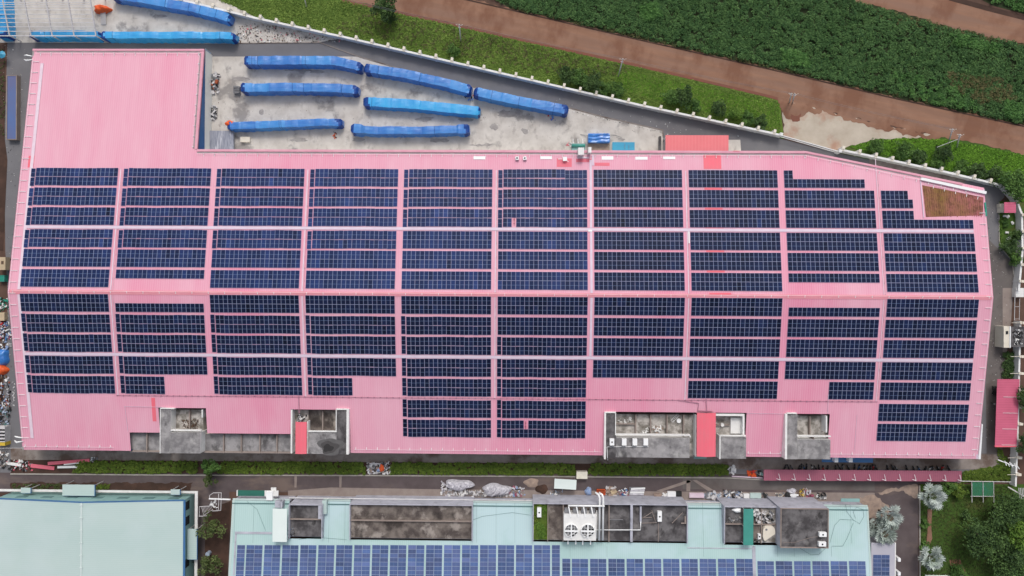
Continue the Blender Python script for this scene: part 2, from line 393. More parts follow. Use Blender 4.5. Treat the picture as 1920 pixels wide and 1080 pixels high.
def strip(P, w, z, mat, name):
    mb = MB()
    for (a, b) in zip(P[:-1], P[1:]):
        A = at(*a, z); B = at(*b, z); d = (B - A).normalized(); n = Vector((-d.y, d.x, 0)) * w / 2
        mb.face([A - n, B - n, B + n, A + n])
    return tag(mb.build(name, mat), kind='structure')
strip([(640, 2), (702, 13), (880, 53), (960, 71), (1200, 124), (1440, 180), (1472, 189)], .7, .07, 'red_edge', 'dirt_road_edge')
strip([(760, -27), (960, 19), (1200, 75), (1440, 129), (1680, 185), (1920, 237)], .35, .075, 'dark_soil', 'ditch')
strip([(1780, -4), (1860, 18), (1920, 33), (2000, 52)], 1.2, .075, 'dark_soil', 'ditch')
sheet('field_beyond_road', [(1770, -40), (2400, -40), (2400, 120), (1920, 26), (1860, 10)], .03, 'field_ground')
sheet('concrete_apron', [(1462, 186), (1500, 196), (1530, 204), (1640, 231), (1760, 257), (1700, 259), (1640, 262), (1594, 273), (1575, 284), (1470, 256), (1469, 230)], .06, 'apron', rag=.35)
for j, (P, mt) in enumerate((([(1458, 184), (1500, 192), (1542, 206), (1536, 214), (1512, 212), (1500, 220), (1478, 224), (1468, 210)], 'red_dirt'), ([(1530, 202), (1640, 229), (1770, 258), (1740, 262), (1690, 250), (1640, 240), (1560, 216)], 'red_dirt'), ([(1484, 214), (1502, 212), (1500, 226), (1486, 228)], 'red_edge'))):
    sheet('dirt_patch', P, .072 + j * .006, mt, rag=.55)
for j, (x, y, a, b) in enumerate(((452, 148, 20, 5), (562, 131, 28, 3), (595, 134, 18, 3), (797, 223, 17, 5), (872, 224, 18, 4), (893, 212, 12, 8), (984, 246, 7, 6), (482, 233, 22, 5), (490, 210, 6, 5), (672, 262, 14, 4), (822, 263, 24, 4), (950, 214, 22, 8), (926, 238, 9, 7), (905, 272, 26, 3), (470, 176, 10, 3), (1165, 262, 8, 3), (560, 262, 18, 4), (300, 30, 14, 4), (560, 52, 12, 3))):
    P = [(x + a * math.cos(k / 14 * 6.283) * rnd.uniform(.6, 1.2), y + b * math.sin(k / 14 * 6.283) * rnd.uniform(.6, 1.2)) for k in range(14)]
    sheet('yard_stain', P, .066, 'wet_stain', rag=.25)
# factory grounds
sheet('asphalt_road', [(14, 78), (0, 78), (-60, 78), (-60, 60), (60, 70), (440, 70), (640, 72), (960, 146), (1440, 254), (1575, 288), (1885, 352), (1883, 370), (1873, 380), (1873, 450), (1877, 465), (1898, 490), (1901, 520), (1896, 600), (1888, 640), (1880, 720), (1880, 868), (1800, 905), (0, 905), (0, 840), (15, 560), (10, 470), (8, 270)], .03, 'asphalt')
sheet('right_lane', [(1845, 440), (1900, 495), (1902, 520), (1896, 600), (1888, 640), (1880, 720), (1880, 868), (1700, 868), (1700, 850), (1850, 850)], .045, 'lane_right')
sheet('concrete_yard', [(-60, -60), (300, -60), (480, 33), (648, 70), (600, 79), (440, 82), (200, 80), (-60, 80)], .06, 'yard')
sheet('concrete_yard', [(380, 106), (670, 106), (760, 132), (900, 166), (1070, 203), (1130, 219), (1243, 243), (1243, 290), (380, 290)], .06, 'yard')
sheet('yard_extension', [(1366, 262), (1388, 262), (1390, 290), (1366, 290)], .07, 'yard')
sheet('lane_patch', [(1630, 295), (1700, 312), (1810, 335), (1808, 350), (1740, 345), (1630, 320)], .05, 'concrete_path')
sheet('soil_strip', [(-40, 84), (9, 84), (9, 260), (14, 300), (6, 470), (-40, 470)], .05, 'dark_soil')
sheet('concrete_path', [(20, 840), (1870, 852), (1872, 868), (1872, 880), (1366, 880), (1366, 872), (20, 866)], .07, 'concrete_path')
sheet('planting_soil', [(20, 862), (1366, 871), (1366, 889), (20, 887)], .09, 'dark_soil')
sheet('south_lane', [(-60, 886), (1432, 889), (1810, 900), (1722, 908), (1722, 1140), (1676, 1140), (1676, 960), (1560, 932), (430, 922), (432, 1140), (366, 1140), (366, 922), (-60, 924)], .06, 'asphalt_brown')
sheet('lane_asphalt', [(1280, 892), (1640, 898), (1640, 920), (1280, 917)], .075, 'lane_right')
sheet('soil_bed', [(20, 905), (362, 905), (350, 930), (20, 930)], .08, 'dark_soil', rag=.3)
sheet('soil_bed', [(385, 955), (432, 940), (425, 1140), (383, 1140)], .08, 'dark_soil')
sheet('service_strip', [(620, 914), (800, 917), (1300, 922), (1640, 924), (1640, 945), (540, 945), (540, 920)], .08, 'patch_concrete')
sheet('washed_sand', [(1612, 932), (1640, 928), (1652, 938), (1668, 950), (1668, 965), (1625, 975), (1612, 950)], .09, 'sand', rag=.3)
sheet('washed_sand', [(1640, 924), (1680, 914), (1720, 908), (1722, 930), (1716, 935), (1690, 920), (1650, 928)], .1, 'sand', rag=.4)
for P in ([(1231, 920), (1290, 900), (1298, 903), (1240, 922)], [(1287, 900), (1295, 900), (1294, 921), (1287, 921)], [(1298, 900), (1306, 900), (1338, 919), (1328, 921)]):
    sheet('concrete_patch', P, .095, 'patch_concrete')
for x in (552, 636): sheet('concrete_patch', [(x, 891), (x + 5, 891), (x + 4, 914), (x, 914)], .095, 'patch_concrete')
sheet('garden_lawn', [(1725, 908), (2100, 908), (2100, 1200), (1725, 1200)], .05, 'lawn')
sheet('garden_lawn', [(1873, 378), (1912, 372), (1912, 500), (1900, 490), (1878, 462)], .06, 'lawn')
sheet('garden_path', [(1739, 955), (1748, 955), (1746, 985), (1748, 1010), (1742, 1024), (1736, 1024), (1739, 1000)], .17, 'red_dirt')
sheet('garden_path', [(1780, 1050), (1800, 1048), (1812, 1075), (1802, 1080), (1795, 1064), (1782, 1060)], .07, 'red_dirt')
sheet('lane_side', [(1880, 540), (1898, 540), (1896, 600), (1888, 660), (1880, 660)], .065, 'patch_concrete')
# kerb between planting strip and south lane (real height)
k = MB()
A = [(20, 888.5), (395, 891), (700, 891.5), (1000, 893), (1366, 896), (1440, 900)]
for a, b in zip(A[:-1], A[1:]): k.beam(at(*a, .12), at(*b, .12), .3, .28)
tag(k.build('kerb', 'kerb'), kind='structure')
k = MB()
A = [(440, 81), (600, 80), (672, 106), (760, 132), (900, 166), (1070, 203), (1130, 219), (1243, 244), (1243, 256)]
for a, b in zip(A[:-1], A[1:]): k.beam(at(*a, .08), at(*b, .08), .22, .14)
tag(k.build('yard_kerb', 'concrete_path'), kind='structure')
k = MB()
for a, b in (((1724, 910), (1725, 1140)),): k.beam(at(*a, .15), at(*b, .15), .25, .3)
A = [(1873, 380), (1873, 450), (1877, 465), (1898, 490), (1901, 520)]
for a, b in zip(A[:-1], A[1:]): k.beam(at(*a, .12), at(*b, .12), .2, .24)
tag(k.build('garden_kerb', 'kerb'), kind='structure')

# ------------------------------------------------------------------ vegetation
FP = [(850, -40), (1560, -40), (1600, 2), (1650, 18), (1760, 50), (1960, 95), (1960, 242), (1920, 231), (1440, 122), (960, 13)]
tag(vegetation('crop_field', FP, 6200, (.35, .9), 32, .19, 1.4, 'field_leaf', 'dense dark green shrubby field between the two red dirt roads', 'field'))
LP = [[(1462, 95), (1510, 100), (1520, 128), (1470, 120)], [(1670, 135), (1800, 155), (1830, 205), (1770, 200), (1690, 175)], [(1200, 10), (1230, 8), (1240, 30), (1205, 40)], [(1780, 65), (1880, 85), (1870, 100), (1790, 85)], [(1880, 190), (1925, 200), (1925, 225), (1885, 218)]]
for P, l in zip(LP, ('patch of brighter green shrubs beside the road in the middle of the field', 'largest bright green shrub patch near the right end of the field', 'small light green weed patch near the top of the field', 'bright shrubs under the upper dirt road', 'bright shrubs at the right end of the lower road edge')):
    vegetation('shrub_patch', P, 110, (.4, .8), 26, .25, 2.0, 'field_light', l, 'shrubs')
vegetation('dry_scrub', [(1770, 135), (1880, 150), (1910, 190), (1840, 195), (1790, 170)], 260, (.35, .7), 22, .22, 1.9, 'field_dry', 'browning dry scrub inside the green field near its right end', 'scrub')
vegetation('dry_scrub', [(1640, 16), (1690, 26), (1960, 95), (1960, 101), (1760, 62), (1640, 32)], 220, (.3, .6), 20, .2, .9, 'field_dry', 'yellowish weeds lining the lower edge of the upper dirt road', 'weeds')
vegetation('dry_scrub', [(960, 10), (1440, 120), (1920, 229), (1920, 233), (1440, 126), (960, 16)], 350, (.2, .4), 14, .16, .5, 'field_dry', 'thin dry weeds along the field edge of the main dirt road', 'weeds')
vegetation('crop_field', [(1800, -60), (1980, -60), (1980, 38), (1920, 22), (1860, 6)], 500, (.4, .8), 22, .25, 1.6, 'field_light', 'green field corner above the upper dirt road', 'field')
GV = [(340, -30), (640, 0), (702, 14), (960, 73), (1200, 127), (1440, 184), (1458, 190), (1465, 248), (1300, 222), (960, 138), (480, 30)]
vegetation('grass_verge', GV, 15000, (.15, .35), 7, .16, .35, 'grass_blade', 'rough yellow green grass between the white wall and the dirt road', 'grass')
vegetation('grass_verge', [(700, 20), (960, 78), (1200, 130), (1100, 150), (960, 125), (620, 50)], 700, (.2, .45), 12, .16, .5, 'field_dry', 'straw coloured grass tufts on the verge beside the tarpaulin yard', 'grass')
vegetation('grass_verge', [(1160, 130), (1440, 190), (1460, 195), (1463, 240), (1300, 205), (1150, 165)], 5000, (.12, .3), 8, .14, .25, 'lawn_blade', 'bright green mown grass left of the concrete entrance apron', 'grass')
vegetation('grass_verge', [(1592, 275), (1640, 263), (1700, 259), (1780, 262), (1850, 276), (1960, 300), (1960, 380), (1920, 380), (1885, 345), (1660, 290)], 7000, (.12, .3), 8, .14, .25, 'lawn_blade', 'bright green grass right of the concrete entrance apron', 'grass')
HB = [((145, 370), 'hedge nearest the pink sheets under the left end of the factory', 'hedge_leaf'), ((415, 684), 'hedge between the small tree and the plastic junk heap'.replace('hedge between', 'long low hedge between'), 'hedge_leaf'),
      ((737, 1078), 'longest low hedge, between the plastic junk heap and the cream box', 'hedge_leaf'), ((1108, 1365), 'low hedge between the cream box and the long rose canopy', 'hedge_leaf')]
for (x0, x1), lab, ml in HB:
    P = [(x0, 864 + (x0 - 140) * .006), (x1, 864 + (x1 - 140) * .006), (x1, 886.5 + (x1 - 140) * .004), (x0 - 8, 886.5 + (x0 - 140) * .004)]
    pp = pxpoly(P, .5); q = inpoly(pp, int((x1 - x0) * 3.4)); c = np.column_stack([q, nr.uniform(.25, .55, len(q))])
    C, U, V, t = clumps(c, nr.uniform(.22, .42, len(c)), 30, .15, .8); C[:, 2] = np.maximum(C[:, 2], .1)
    tag(quads('hedge', C, U, V, t, ml), lab, 'hedge', 'low hedges along the planting strip')
vegetation('ground_cover', [(1805, 885), (1895, 872), (1895, 900), (1805, 903)], 420, (.25, .5), 26, .16, .7, 'hedge_leaf', 'yellow green ground cover right of the long rose canopy', 'plants')
vegetation('ground_cover', [(1874, 700), (1880, 838), (1893, 870), (1896, 838), (1893, 880), (1870, 875)], 120, (.2, .4), 24, .15, .6, 'hedge_leaf', 'green plants below the large rose shelter by the fence', 'plants')
vegetation('ground_cover', [(1727, 910), (1900, 910), (1915, 1080), (1727, 1080)], 5200, (.1, .25), 7, .12, .12, 'dull_blade', 'short garden lawn in the lower right corner', 'lawn')
vegetation('weeds', [(22, 908), (115, 908), (110, 920), (22, 922)], 130, (.15, .35), 18, .13, .4, 'olive_leaf', 'olive weeds above the left mint building', 'weeds')
vegetation('weeds', [(180, 908), (205, 908), (205, 920), (180, 920)], 50, (.15, .35), 20, .13, .5, 'hedge_leaf', 'small green weeds right of the wide mint canopy', 'weeds')
vegetation('weeds', [(-30, 84), (8, 84), (8, 255), (-30, 255)], 220, (.12, .3), 9, .14, .3, 'olive_leaf', 'dead looking weeds on the soil left of the blue trough', 'weeds')
vegetation('garden_bed', [(1874, 400), (1880, 400), (1880, 462), (1876, 462)], 60, (.2, .35), 26, .13, .5, 'lime_leaf', 'yellow flowering border left of the small garden by the booth', 'plants')
vegetation('garden_bed', [(1880, 662), (1900, 660), (1900, 708), (1880, 708)], 90, (.3, .6), 28, .17, 1.2, 'dark_leaf', 'dark green shrubs between the concrete hut and the large rose shelter', 'plants')

TR = [
 ('tree', 722, 14, 2.9, 6, 'dark_leaf', 'tall dark round tree at the edge of the dirt road, top of photo'),
 ('bush', 730, 34, 1.6, 3, 'dark_leaf', 'dark bush just below the tall round tree by the dirt road'),
 ('bush', 850, 95, 1.7, 2, 'mid_leaf', 'low green bush near the first utility pole'),
 ('bush', 1062, 142, 2.2, 3.2, 'dark_leaf', 'leftmost dark bush behind the white wall above the yard'),
 ('bush', 1086, 147, 2.3, 3.4, 'mid_leaf', 'second bush from the left behind the white wall above the yard'),
 ('bush', 1112, 156, 2.5, 3.6, 'dark_leaf', 'dark bush between the second bush and the utility pole'),
 ('bush', 1134, 168, 1.8, 2.6, 'mid_leaf', 'smaller bush touching the white wall under the middle pole'),
 ('bush', 1158, 168, 1.9, 3.0, 'mid_leaf', 'bush right at the foot of the middle utility pole'),
 ('bush', 1258, 184, 2.2, 3.4, 'mid_leaf', 'left bush of the clump above the right end of the yard'),
 ('bush', 1282, 182, 2.4, 4.0, 'dark_leaf', 'darkest tallest bush above the right end of the yard'),
 ('bush', 1300, 198, 1.8, 2.6, 'mid_leaf', 'right bush of the clump above the yard end'),
 ('bush', 1348, 204, 2.0, 3.0, 'dark_leaf', 'dark bush above the red porch roof'),
 ('bush', 1376, 215, 1.9, 2.6, 'lime_leaf', 'light green bush right above the red porch roof'),
 ('bush', 1402, 222, 1.9, 2.8, 'mid_leaf', 'bush second from the gate behind the white wall'),
 ('bush', 1424, 231, 1.9, 2.8, 'dark_leaf', 'bush nearest the sliding gate on its left'),
 ('bush', 1641, 276, 2.1, 3.0, 'mid_leaf', 'first bush right of the entrance apron'),
 ('bush', 1694, 281, 2.4, 3.4, 'mid_leaf', 'second bush right of the entrance apron'),
 ('bush', 1722, 296, 2.0, 2.8, 'dark_leaf', 'third bush right of the entrance apron'),
 ('bush', 1768, 288, 2.4, 3.6, 'dark_leaf', 'dark bush under the right utility pole frame'),
 ('bush', 1758, 304, 2.1, 3.0, 'mid_leaf', 'bush touching the wall under the pole frame'),
 ('bush', 1802, 314, 2.0, 2.8, 'mid_leaf', 'bush behind the wall above the weathered roof corner'),
 ('bush', 1832, 320, 2.2, 3.0, 'dark_leaf', 'bush second from the wall corner'),
 ('bush', 1862, 332, 2.4, 3.4, 'dark_leaf', 'bush at the corner of the white wall'),
 ('tree', 1902, 345, 3.6, 5, 'mid_leaf', 'leafy tree outside the wall corner at the right edge'),
 ('bush', 1892, 462, 2.1, 3.4, 'dark_leaf', 'dark bush at the lower end of the booth garden'),
 ('bush', 1906, 440, 1.6, 2.6, 'dark_leaf', 'dark bush against the fence in the booth garden'),
 ('bush', 1904, 485, 1.8, 2.8, 'mid_leaf', 'bush below the booth garden beside the fence'),
 ('bush', 1885, 418, 1.0, 1.4, 'mid_leaf', 'small bush in the middle of the booth garden'),
 ('tree', 394, 876, 2.0, 4.6, 'mid_leaf', 'narrow green tree in the planting strip near the left'),
 ('tree', 392, 898, 1.7, 3.6, 'olive_leaf', 'small ragged tree between the two mint buildings, at the lane'),
 ('tree', 396, 988, 3.0, 6, 'olive_leaf', 'ragged olive tree between the two mint buildings, beside the mint canopy'),
 ('tree', 395, 1056, 2.9, 6, 'olive_leaf', 'thin tree between the mint buildings at the bottom edge'),
 ('tree', 1842, 1010, 5.0, 8, 'dark_leaf', 'big round dark tree on the garden lawn'),
 ('bush', 1808, 966, 1.3, 2.2, 'dark_leaf', 'small dark round bush above the big garden tree'),
 ('tree', 1888, 962, 4.6, 8, 'dark_leaf', 'dark tree right of the big garden tree'),
 ('tree', 1912, 1002, 3.4, 9, 'lime_leaf', 'light green tree at the right edge of the garden'),
 ('tree', 1895, 1052, 4.6, 8, 'dark_leaf', 'dark tree in the bottom right corner'),
 ('tree', 1925, 1075, 4.2, 8, 'mid_leaf', 'tree cut by the bottom right corner of the photo'),
 ('tree', 1926, 955, 4, 7, 'mid_leaf', 'tree cut by the right edge below the fence corner'),
 ('bush', 1775, 912, 1.9, 2.6, 'mid_leaf', 'shrub just right of the upper silver palm'),
 ('bush', 1797, 920, 2.0, 2.4, 'hedge_leaf', 'bright shrub between the upper silver palm and the green net frames'),
 ('bush', 1733, 982, 1.1, 1.4, 'mid_leaf', 'small bright shrub by the garden path'),
 ('bush', 1733, 1024, 1.2, 1.4, 'mid_leaf', 'small shrub above the lower silver palm'),
 ('bush', 1795, 1074, 2.2, 1.6, 'mid_leaf', 'low shrub beside the lower silver palm'),
 ('tree', 1928, 832, 2.8, 6, 'dark_leaf', 'dark tree outside the fence near the large rose shelter, lower one'),
 ('tree', 1926, 745, 2.6, 6, 'dark_leaf', 'dark tree outside the fence beside the large rose shelter'),
]
for nm, px, py, r, h, lf, lab in TR:
    tree(nm, px, py, r, h, lf, lab, 'tree' if nm == 'tree' else 'bush', bushy=(nm == 'bush'), size=.22 if nm == 'bush' else .27, per=30, nl=70,
         group='bushes behind the perimeter wall' if nm == 'bush' and py < 340 else None)

def palm(px, py, r, h, label, seed):
    rr = random.Random(seed); b = at(px, py, h); b.z = 0
    t = thing('silver_palm', label, 'palm tree', b, 'silver fan palms')
    mb = MB(); mb.tube([(b.x, b.y, 0), (b.x + .1, b.y, h * .5), (b.x, b.y, h * .85)], [.32, .24, .2], 8); mb.build('trunk', 'bark', t, True)
    Cs, Us, Vs, ts = [], [], [], []
    st = MB()
    n = 19
    for i in range(n):
        a = i * 2.39996 + rr.uniform(-.2, .2); u = (i + .5) / n
        el = 1.15 - 1.35 * u + rr.uniform(-.1, .1); L = r * (.30 + .34 * u) * rr.uniform(.88, 1.1)
        d = Vector((math.cos(a) * math.cos(el), math.sin(a) * math.cos(el), math.sin(el)))
        c = Vector((b.x, b.y, h * .85)) + d * L
        st.tube([(b.x, b.y, h * .85), tuple(c)], [.05, .03], 4)
        side = Vector((-math.sin(a), math.cos(a), 0)); up_ = d.cross(side) * -1
        FR = r * rr.uniform(.34, .46); tone = rr.uniform(.15, .95)
        for k in range(15):
            th = (k - 7) / 7 * 2.0
            dir_ = (d * math.cos(th) + side * math.sin(th)); dir_ = (dir_ + Vector((0, 0, -.18 * abs(math.sin(th))))).normalized()
            ln = FR * (1 - .18 * abs(th) / 2) * rr.uniform(.85, 1.08)
            cc = c + dir_ * ln * .5
            w = side * math.cos(th) - d * math.sin(th); w = (w + up_ * (.6 if k % 2 else -.6)).normalized()
            Cs.append(tuple(cc)); Us.append(tuple(dir_ * ln * .5)); Vs.append(tuple(w * FR * .125)); ts.append(min(1, max(0, tone + rr.uniform(-.15, .15))))
    st.build('leaf_stem', 'silver_stem', t)
    quads('fronds', np.array(Cs), np.array(Us), np.array(Vs), np.array(ts), 'silver_leaf', t)
palm(1751, 931, 3.9, 4, 'silver fan palm at the top left corner of the garden', 1)
palm(1750, 1048, 3.7, 4, 'silver fan palm near the bottom edge of the garden', 2)
palm(1672, 972, 3.8, 6, 'upper silver fan palm beside the right mint building', 3)
palm(1662, 1003, 3.7, 6, 'lower silver fan palm beside the right mint building', 4)
palm(1645, 988, 2.8, 4, 'silver fan palm half hidden under the two beside the mint building', 5)

# ------------------------------------------------------------------ the pink factory
W = 22.4; BW = 20.886
F = thing('factory_building', 'huge factory with a ribbed pink gable roof covered in solar panels', 'factory', (0, 0, 0))
XL, XR, XB = -114.1, 114.5, -71.7
YN, YT, YS = 33.3, 58.5, -39.35
XC, YC = 73.3, 24.6
CUT = []
for x0, x1, y in ((243, 300, 811), (300, 386, 765), (386, 547, 813), (547, 655, 768), (1133, 1400, 773), (1470, 1556, 776)):
    a = onroof(x0, y); b = onroof(x1, y); CUT.append((a.x, b.x, (a.y + b.y) / 2))
CUT[1] = (CUT[0][1], CUT[1][1], CUT[1][2]); CUT[2] = (CUT[1][1], CUT[2][1], CUT[2][2]); CUT[3] = (CUT[2][1], CUT[3][1], CUT[3][2])
R = MB()
def rq(P, mi=0, dz=0):
    a = sum(P[i][0] * P[(i + 1) % len(P)][1] - P[(i + 1) % len(P)][0] * P[i][1] for i in range(len(P)))
    if a < 0: P = P[::-1]
    R.face([(p[0], p[1], rz(p[1]) + dz) for p in P], mi)
rq([(XL, RY), (XR, RY), (XR, YC), (XC, YN), (XL, YN)])
rq([(XL, YN), (XB, YN), (XB, YT), (XL, YT)])
YM = -25.8
rq([(XL, YM), (XR, YM), (XR, RY), (XL, RY)])
xs = XL
for a, b, y in CUT:
    if a > xs + .05: rq([(xs, YS), (a, YS), (a, YM), (xs, YM)])
    rq([(a, y), (b, y), (b, YM), (a, YM)]); xs = b
rq([(xs, YS), (XR, YS), (XR, YM), (xs, YM)])
# roof thickness: a dropped edge all round
edge = [(XL, YS), (XL, RY), (XL, YT), (XB, YT), (XB, YN), (XC, YN), (XR, YC), (XR, RY), (XR, YS)]
for p, q in zip(edge[:-1], edge[1:]):
    R.face([(p[0], p[1], rz(p[1])), (q[0], q[1], rz(q[1])), (q[0], q[1], rz(q[1]) - .35), (p[0], p[1], rz(p[1]) - .35)], 1)
roof = R.build('roof', ['pink_roof', 'pink_trim'], F)
WM = MB()
def wall(p, q, z0=0, top=-.36, split=3.9, m0=0, m1=1, off=0):
    """white lower wall, blue upper wall, sloped top following the roof; a real 0.2 m thick wall"""
    p = Vector((p[0], p[1], 0)); q = Vector((q[0], q[1], 0)); d = (q - p).normalized(); n = Vector((-d.y, d.x, 0)) * .2
    for (za, zb, ta, tb, m) in ((z0, None, split, split, m0), (split, None, rz(p.y) + top, rz(q.y) + top, m1)):
        for s in (0, 1):
            P = p + n * s; Q = q + n * s
            WM.face([(P.x, P.y, za), (Q.x, Q.y, za), (Q.x, Q.y, tb), (P.x, P.y, ta)], m)
i_ = .12
wall((XL + i_, YS + i_), (XL + i_, RY)); wall((XL + i_, RY), (XL + i_, YT - i_)); wall((XL + i_, YT - i_), (XB - i_, YT - i_))
wall((XB - i_, YT - i_), (XB - i_, YN - i_)); wall((XB - i_, YN - i_), (XC, YN - i_)); wall((XC, YN - i_), (XR - i_, YC - i_))
wall((XR - i_, YC - i_), (XR - i_, RY)); wall((XR - i_, RY), (XR - i_, YS + i_))
xs = XL + i_
for a, b, y in CUT + [(XR - i_, XR, 0)]:
    if a > xs + .3: wall((a, YS + i_), (xs, YS + i_))
    xs = b
WM.build('wall', ['wall_white', 'blue_wall'], F)
# shutters and window on the visible east wall of the north block
for (y0, y1) in ((100, 125), (165, 200)):
    a = at(397, y0, 0); b = at(397, y1, 0)
    MB().box(XB - i_ + .0, b.y, .3, XB - i_ + .06, a.y, 3.4).build('shutter', 'pale_blue', F)

def slab(x0, y0, x1, y1, dz0, dz1, mats, name, parent=F, mi=0):
    """a piece lying on the roof surface (world x, y)"""
    mb = MB()
    ys = sorted([y0, y1]); cuts = [ys[0]] + ([RY] if ys[0] < RY < ys[1] else []) + [ys[1]]
    for a, b in zip(cuts[:-1], cuts[1:]):
        P = [(x0, a), (x1, a), (x1, b), (x0, b)]
        mb.face([(p[0], p[1], rz(p[1]) + dz1) for p in P])
        for i in range(4):
            p, q = P[i], P[(i + 1) % 4]
            mb.face([(p[0], p[1], rz(p[1]) + dz0), (q[0], q[1], rz(q[1]) + dz0), (q[0], q[1], rz(q[1]) + dz1), (p[0], p[1], rz(p[1]) + dz1)])
    return mb.build(name, mats, parent)
def rslab(px0, py0, px1, py1, dz0, dz1, mats, name):
    a = onroof(px0, (py0 + py1) / 2); b = onroof(px1, (py0 + py1) / 2); c = onroof((px0 + px1) / 2, py0); d = onroof((px0 + px1) / 2, py1)
    return slab(a.x, d.y, b.x, c.y, dz0, dz1, mats, name)
# eave rims and gutters
def along(P, off, w, dz0, dz1, mats, name):
    mb = MB()
    for p, q in zip(P[:-1], P[1:]):
        p = Vector((p[0], p[1], 0)); q = Vector((q[0], q[1], 0)); d = (q - p).normalized(); n = Vector((-d.y, d.x, 0))
        a = [p + n * off, q + n * off, q + n * (off + w), p + n * (off + w)]
        mb.face([(v.x, v.y, rz(v.y) + dz1) for v in a])
        for i in range(4):
            u, v = a[i], a[(i + 1) % 4]
            mb.face([(u.x, u.y, rz(u.y) + dz0), (v.x, v.y, rz(v.y) + dz0), (v.x, v.y, rz(v.y) + dz1), (u.x, u.y, rz(u.y) + dz1)])
    return mb.build(name, mats, F)
north = [(XC, YN), (XB, YN)]
along([(XR - 5, 25.7), (XC, YN)], 0, .5, .0, .16, 'pink_trim', 'eave_rim'); along([(XR - 5, 25.7), (XC, YN)], .62, .22, .0, .03, 'grey_gutter', 'gutter')
along(north, 0, .55, .0, .16, 'pink_trim', 'eave_rim'); along(north, .66, .28, .0, .03, 'grey_gutter', 'gutter')
along([(XB, YN + .02), (XB, YT - .6)], 0, .5, .0, .15, 'pink_trim', 'eave_rim'); along([(XB - .2, YN + .1), (XB - .2, YT - 1)], .5, .3, .0, .03, 'grey_gutter', 'gutter')
along([(XB, YT), (XL, YT)], 0, .5, .0, .16, 'pink_trim', 'eave_rim'); along([(XB - 1, YT), (XL + 1, YT)], .62, .25, .0, .03, 'grey_gutter', 'gutter')
along([(XL, YT - .6), (XL, YS)], 0, .35, .0, .12, 'grey_gutter', 'eave_rim')
along([(XR, YS), (XR, YC - .4)], 0, .35, .0, .12, 'pale_walk', 'eave_rim')
# safety lines: thin rail with small posts, one per eave
def rail(P, step, name='safety_line', tick=.6, h=.35):
    mb = MB()
    for p, q in zip(P[:-1], P[1:]):
        p = Vector((p[0], p[1], 0)); q = Vector((q[0], q[1], 0)); L = (q - p).length; d = (q - p) / L; n = Vector((-d.y, d.x, 0))
        A = Vector((p.x, p.y, rz(p.y) + h)); B = Vector((q.x, q.y, rz(q.y) + h)); mb.beam(A, B, .04)
        for i in range(int(L / step) + 1):
            c = p + d * min(L, i * step + .3); z = rz(c.y)
            mb.beam((c.x, c.y, z), (c.x, c.y, z + h + .05), .12)
            e = c + n * tick; mb.beam((c.x, c.y, z + .1), (e.x, e.y, rz(e.y) + .1), .10)
    return mb.build(name, 'clean_white', F)
rail([(XC, YN - 1.15), (XB, YN - 1.15)], 2.6); rail([(XB - 1.0, YN + .3), (XB - 1.0, YT - 1.2)], 2.6, tick=.3)
rail([(XB - 1, YT - 1.15), (XL + 1, YT - 1.15)], 2.6); rail([(XR - 4, 24.0), (XC, YN - 1.15)], 2.9)
rail([(XL + .5, YT - 3), (XL + .5, RY)], 2.7, tick=1.4); rail([(XL + .5, RY), (XL + .5, YS + 3)], 2.7, tick=1.4)
rail([(XR - .5, YS + 2), (XR - .5, RY)], 2.8, tick=1.1); rail([(XR - .5, RY), (XR - .5, YC - 6)], 2.8, tick=1.1)
rail([(XL + .5, YS + .9), (-91.6, YS + .9)], 2.6, tick=.5)
a_ = CUT[3][1]; b_ = CUT[4][0]; rail([(a_ + 1, YS + .95), (b_ - .5, YS + .95)], 2.6, tick=.5)
rail([(CUT[4][1] + .5, YS + .95), (CUT[5][0] - .3, YS + .95)], 2.6, tick=.4); rail([(CUT[5][1] + .3, YS + .95), (XR - 1, YS + .95)], 2.6, tick=.5)
rail([(XL + 1, RY + .25), (XR - 1, RY + .25)], 3.84, tick=-.45, h=.3)
# ridge cap, walkways, trays, conduit
slab(XL + .3, RY - .5, XR - .3, RY + .5, .0, .07, 'ridge_salmon', 'ridge_cap')
slab(-111.6, 13.95, 111.2, 14.65, .03, .10, 'pale_walk', 'walkway'); slab(-111.6, -16.15, 111.2, -15.45, .03, .10, 'pale_walk', 'walkway')
slab(XL + 2.3, RY + .6, XL + 3.05, 54.8, .03, .12, 'pale_tray', 'cable_tray'); slab(XL + 2.3, -36.4, XL + 3.05, RY - .6, .03, .12, 'pale_tray', 'cable_tray')
for i, w, y0, y1, dx in ((1, .24, -25.6, 28.4, -.15), (3, .26, -25.6, 28.4, 0), (5, .22, -25.6, 28.4, .15), (6, .55, -15.4, 31.0, .1), (7, .22, -25.6, 28.4, .1), (9, .12, -25.6, 31.5, 0)):
    x = (i - 5) * W + dx
    for a, b in ((y0, -16.2), (-15.4, RY - .55), (RY + .55, 13.9), (14.7, y1)):
        if a >= y0 - .01 and b <= y1 + .01 and b > a: slab(x - w / 2, a, x + w / 2, b, .02, .12, 'pale_tray' if i != 6 else 'pale_walk', 'cable_tray')
mb = MB()
for i in (1, 3, 5, 7, 9):   # black data cable with clips beside the trays
    for k in range(18):
        y = -24 + k * 2.9 + rnd.uniform(-.3, .3); x = (i - 5) * W + .35 + rnd.uniform(-.04, .04)
        mb.obox(x, y, rz(y) + .01, .08, .5, .05, rnd.uniform(-.2, .2))
    for s_, e_ in ((-24, RY - .6), (RY + .6, 28)):
        mb.beam((i * W - 5 * W + .35, s_, rz(s_) + .03), (i * W - 5 * W + .35, e_, rz(e_) + .03), .03)
    mb.build('cable', 'grey_gutter', F); mb = MB()
mb = MB(); y = YM + .1
mb.beam((-90, y, rz(y) + .12), (90, y, rz(y) + .12), .07, .08)
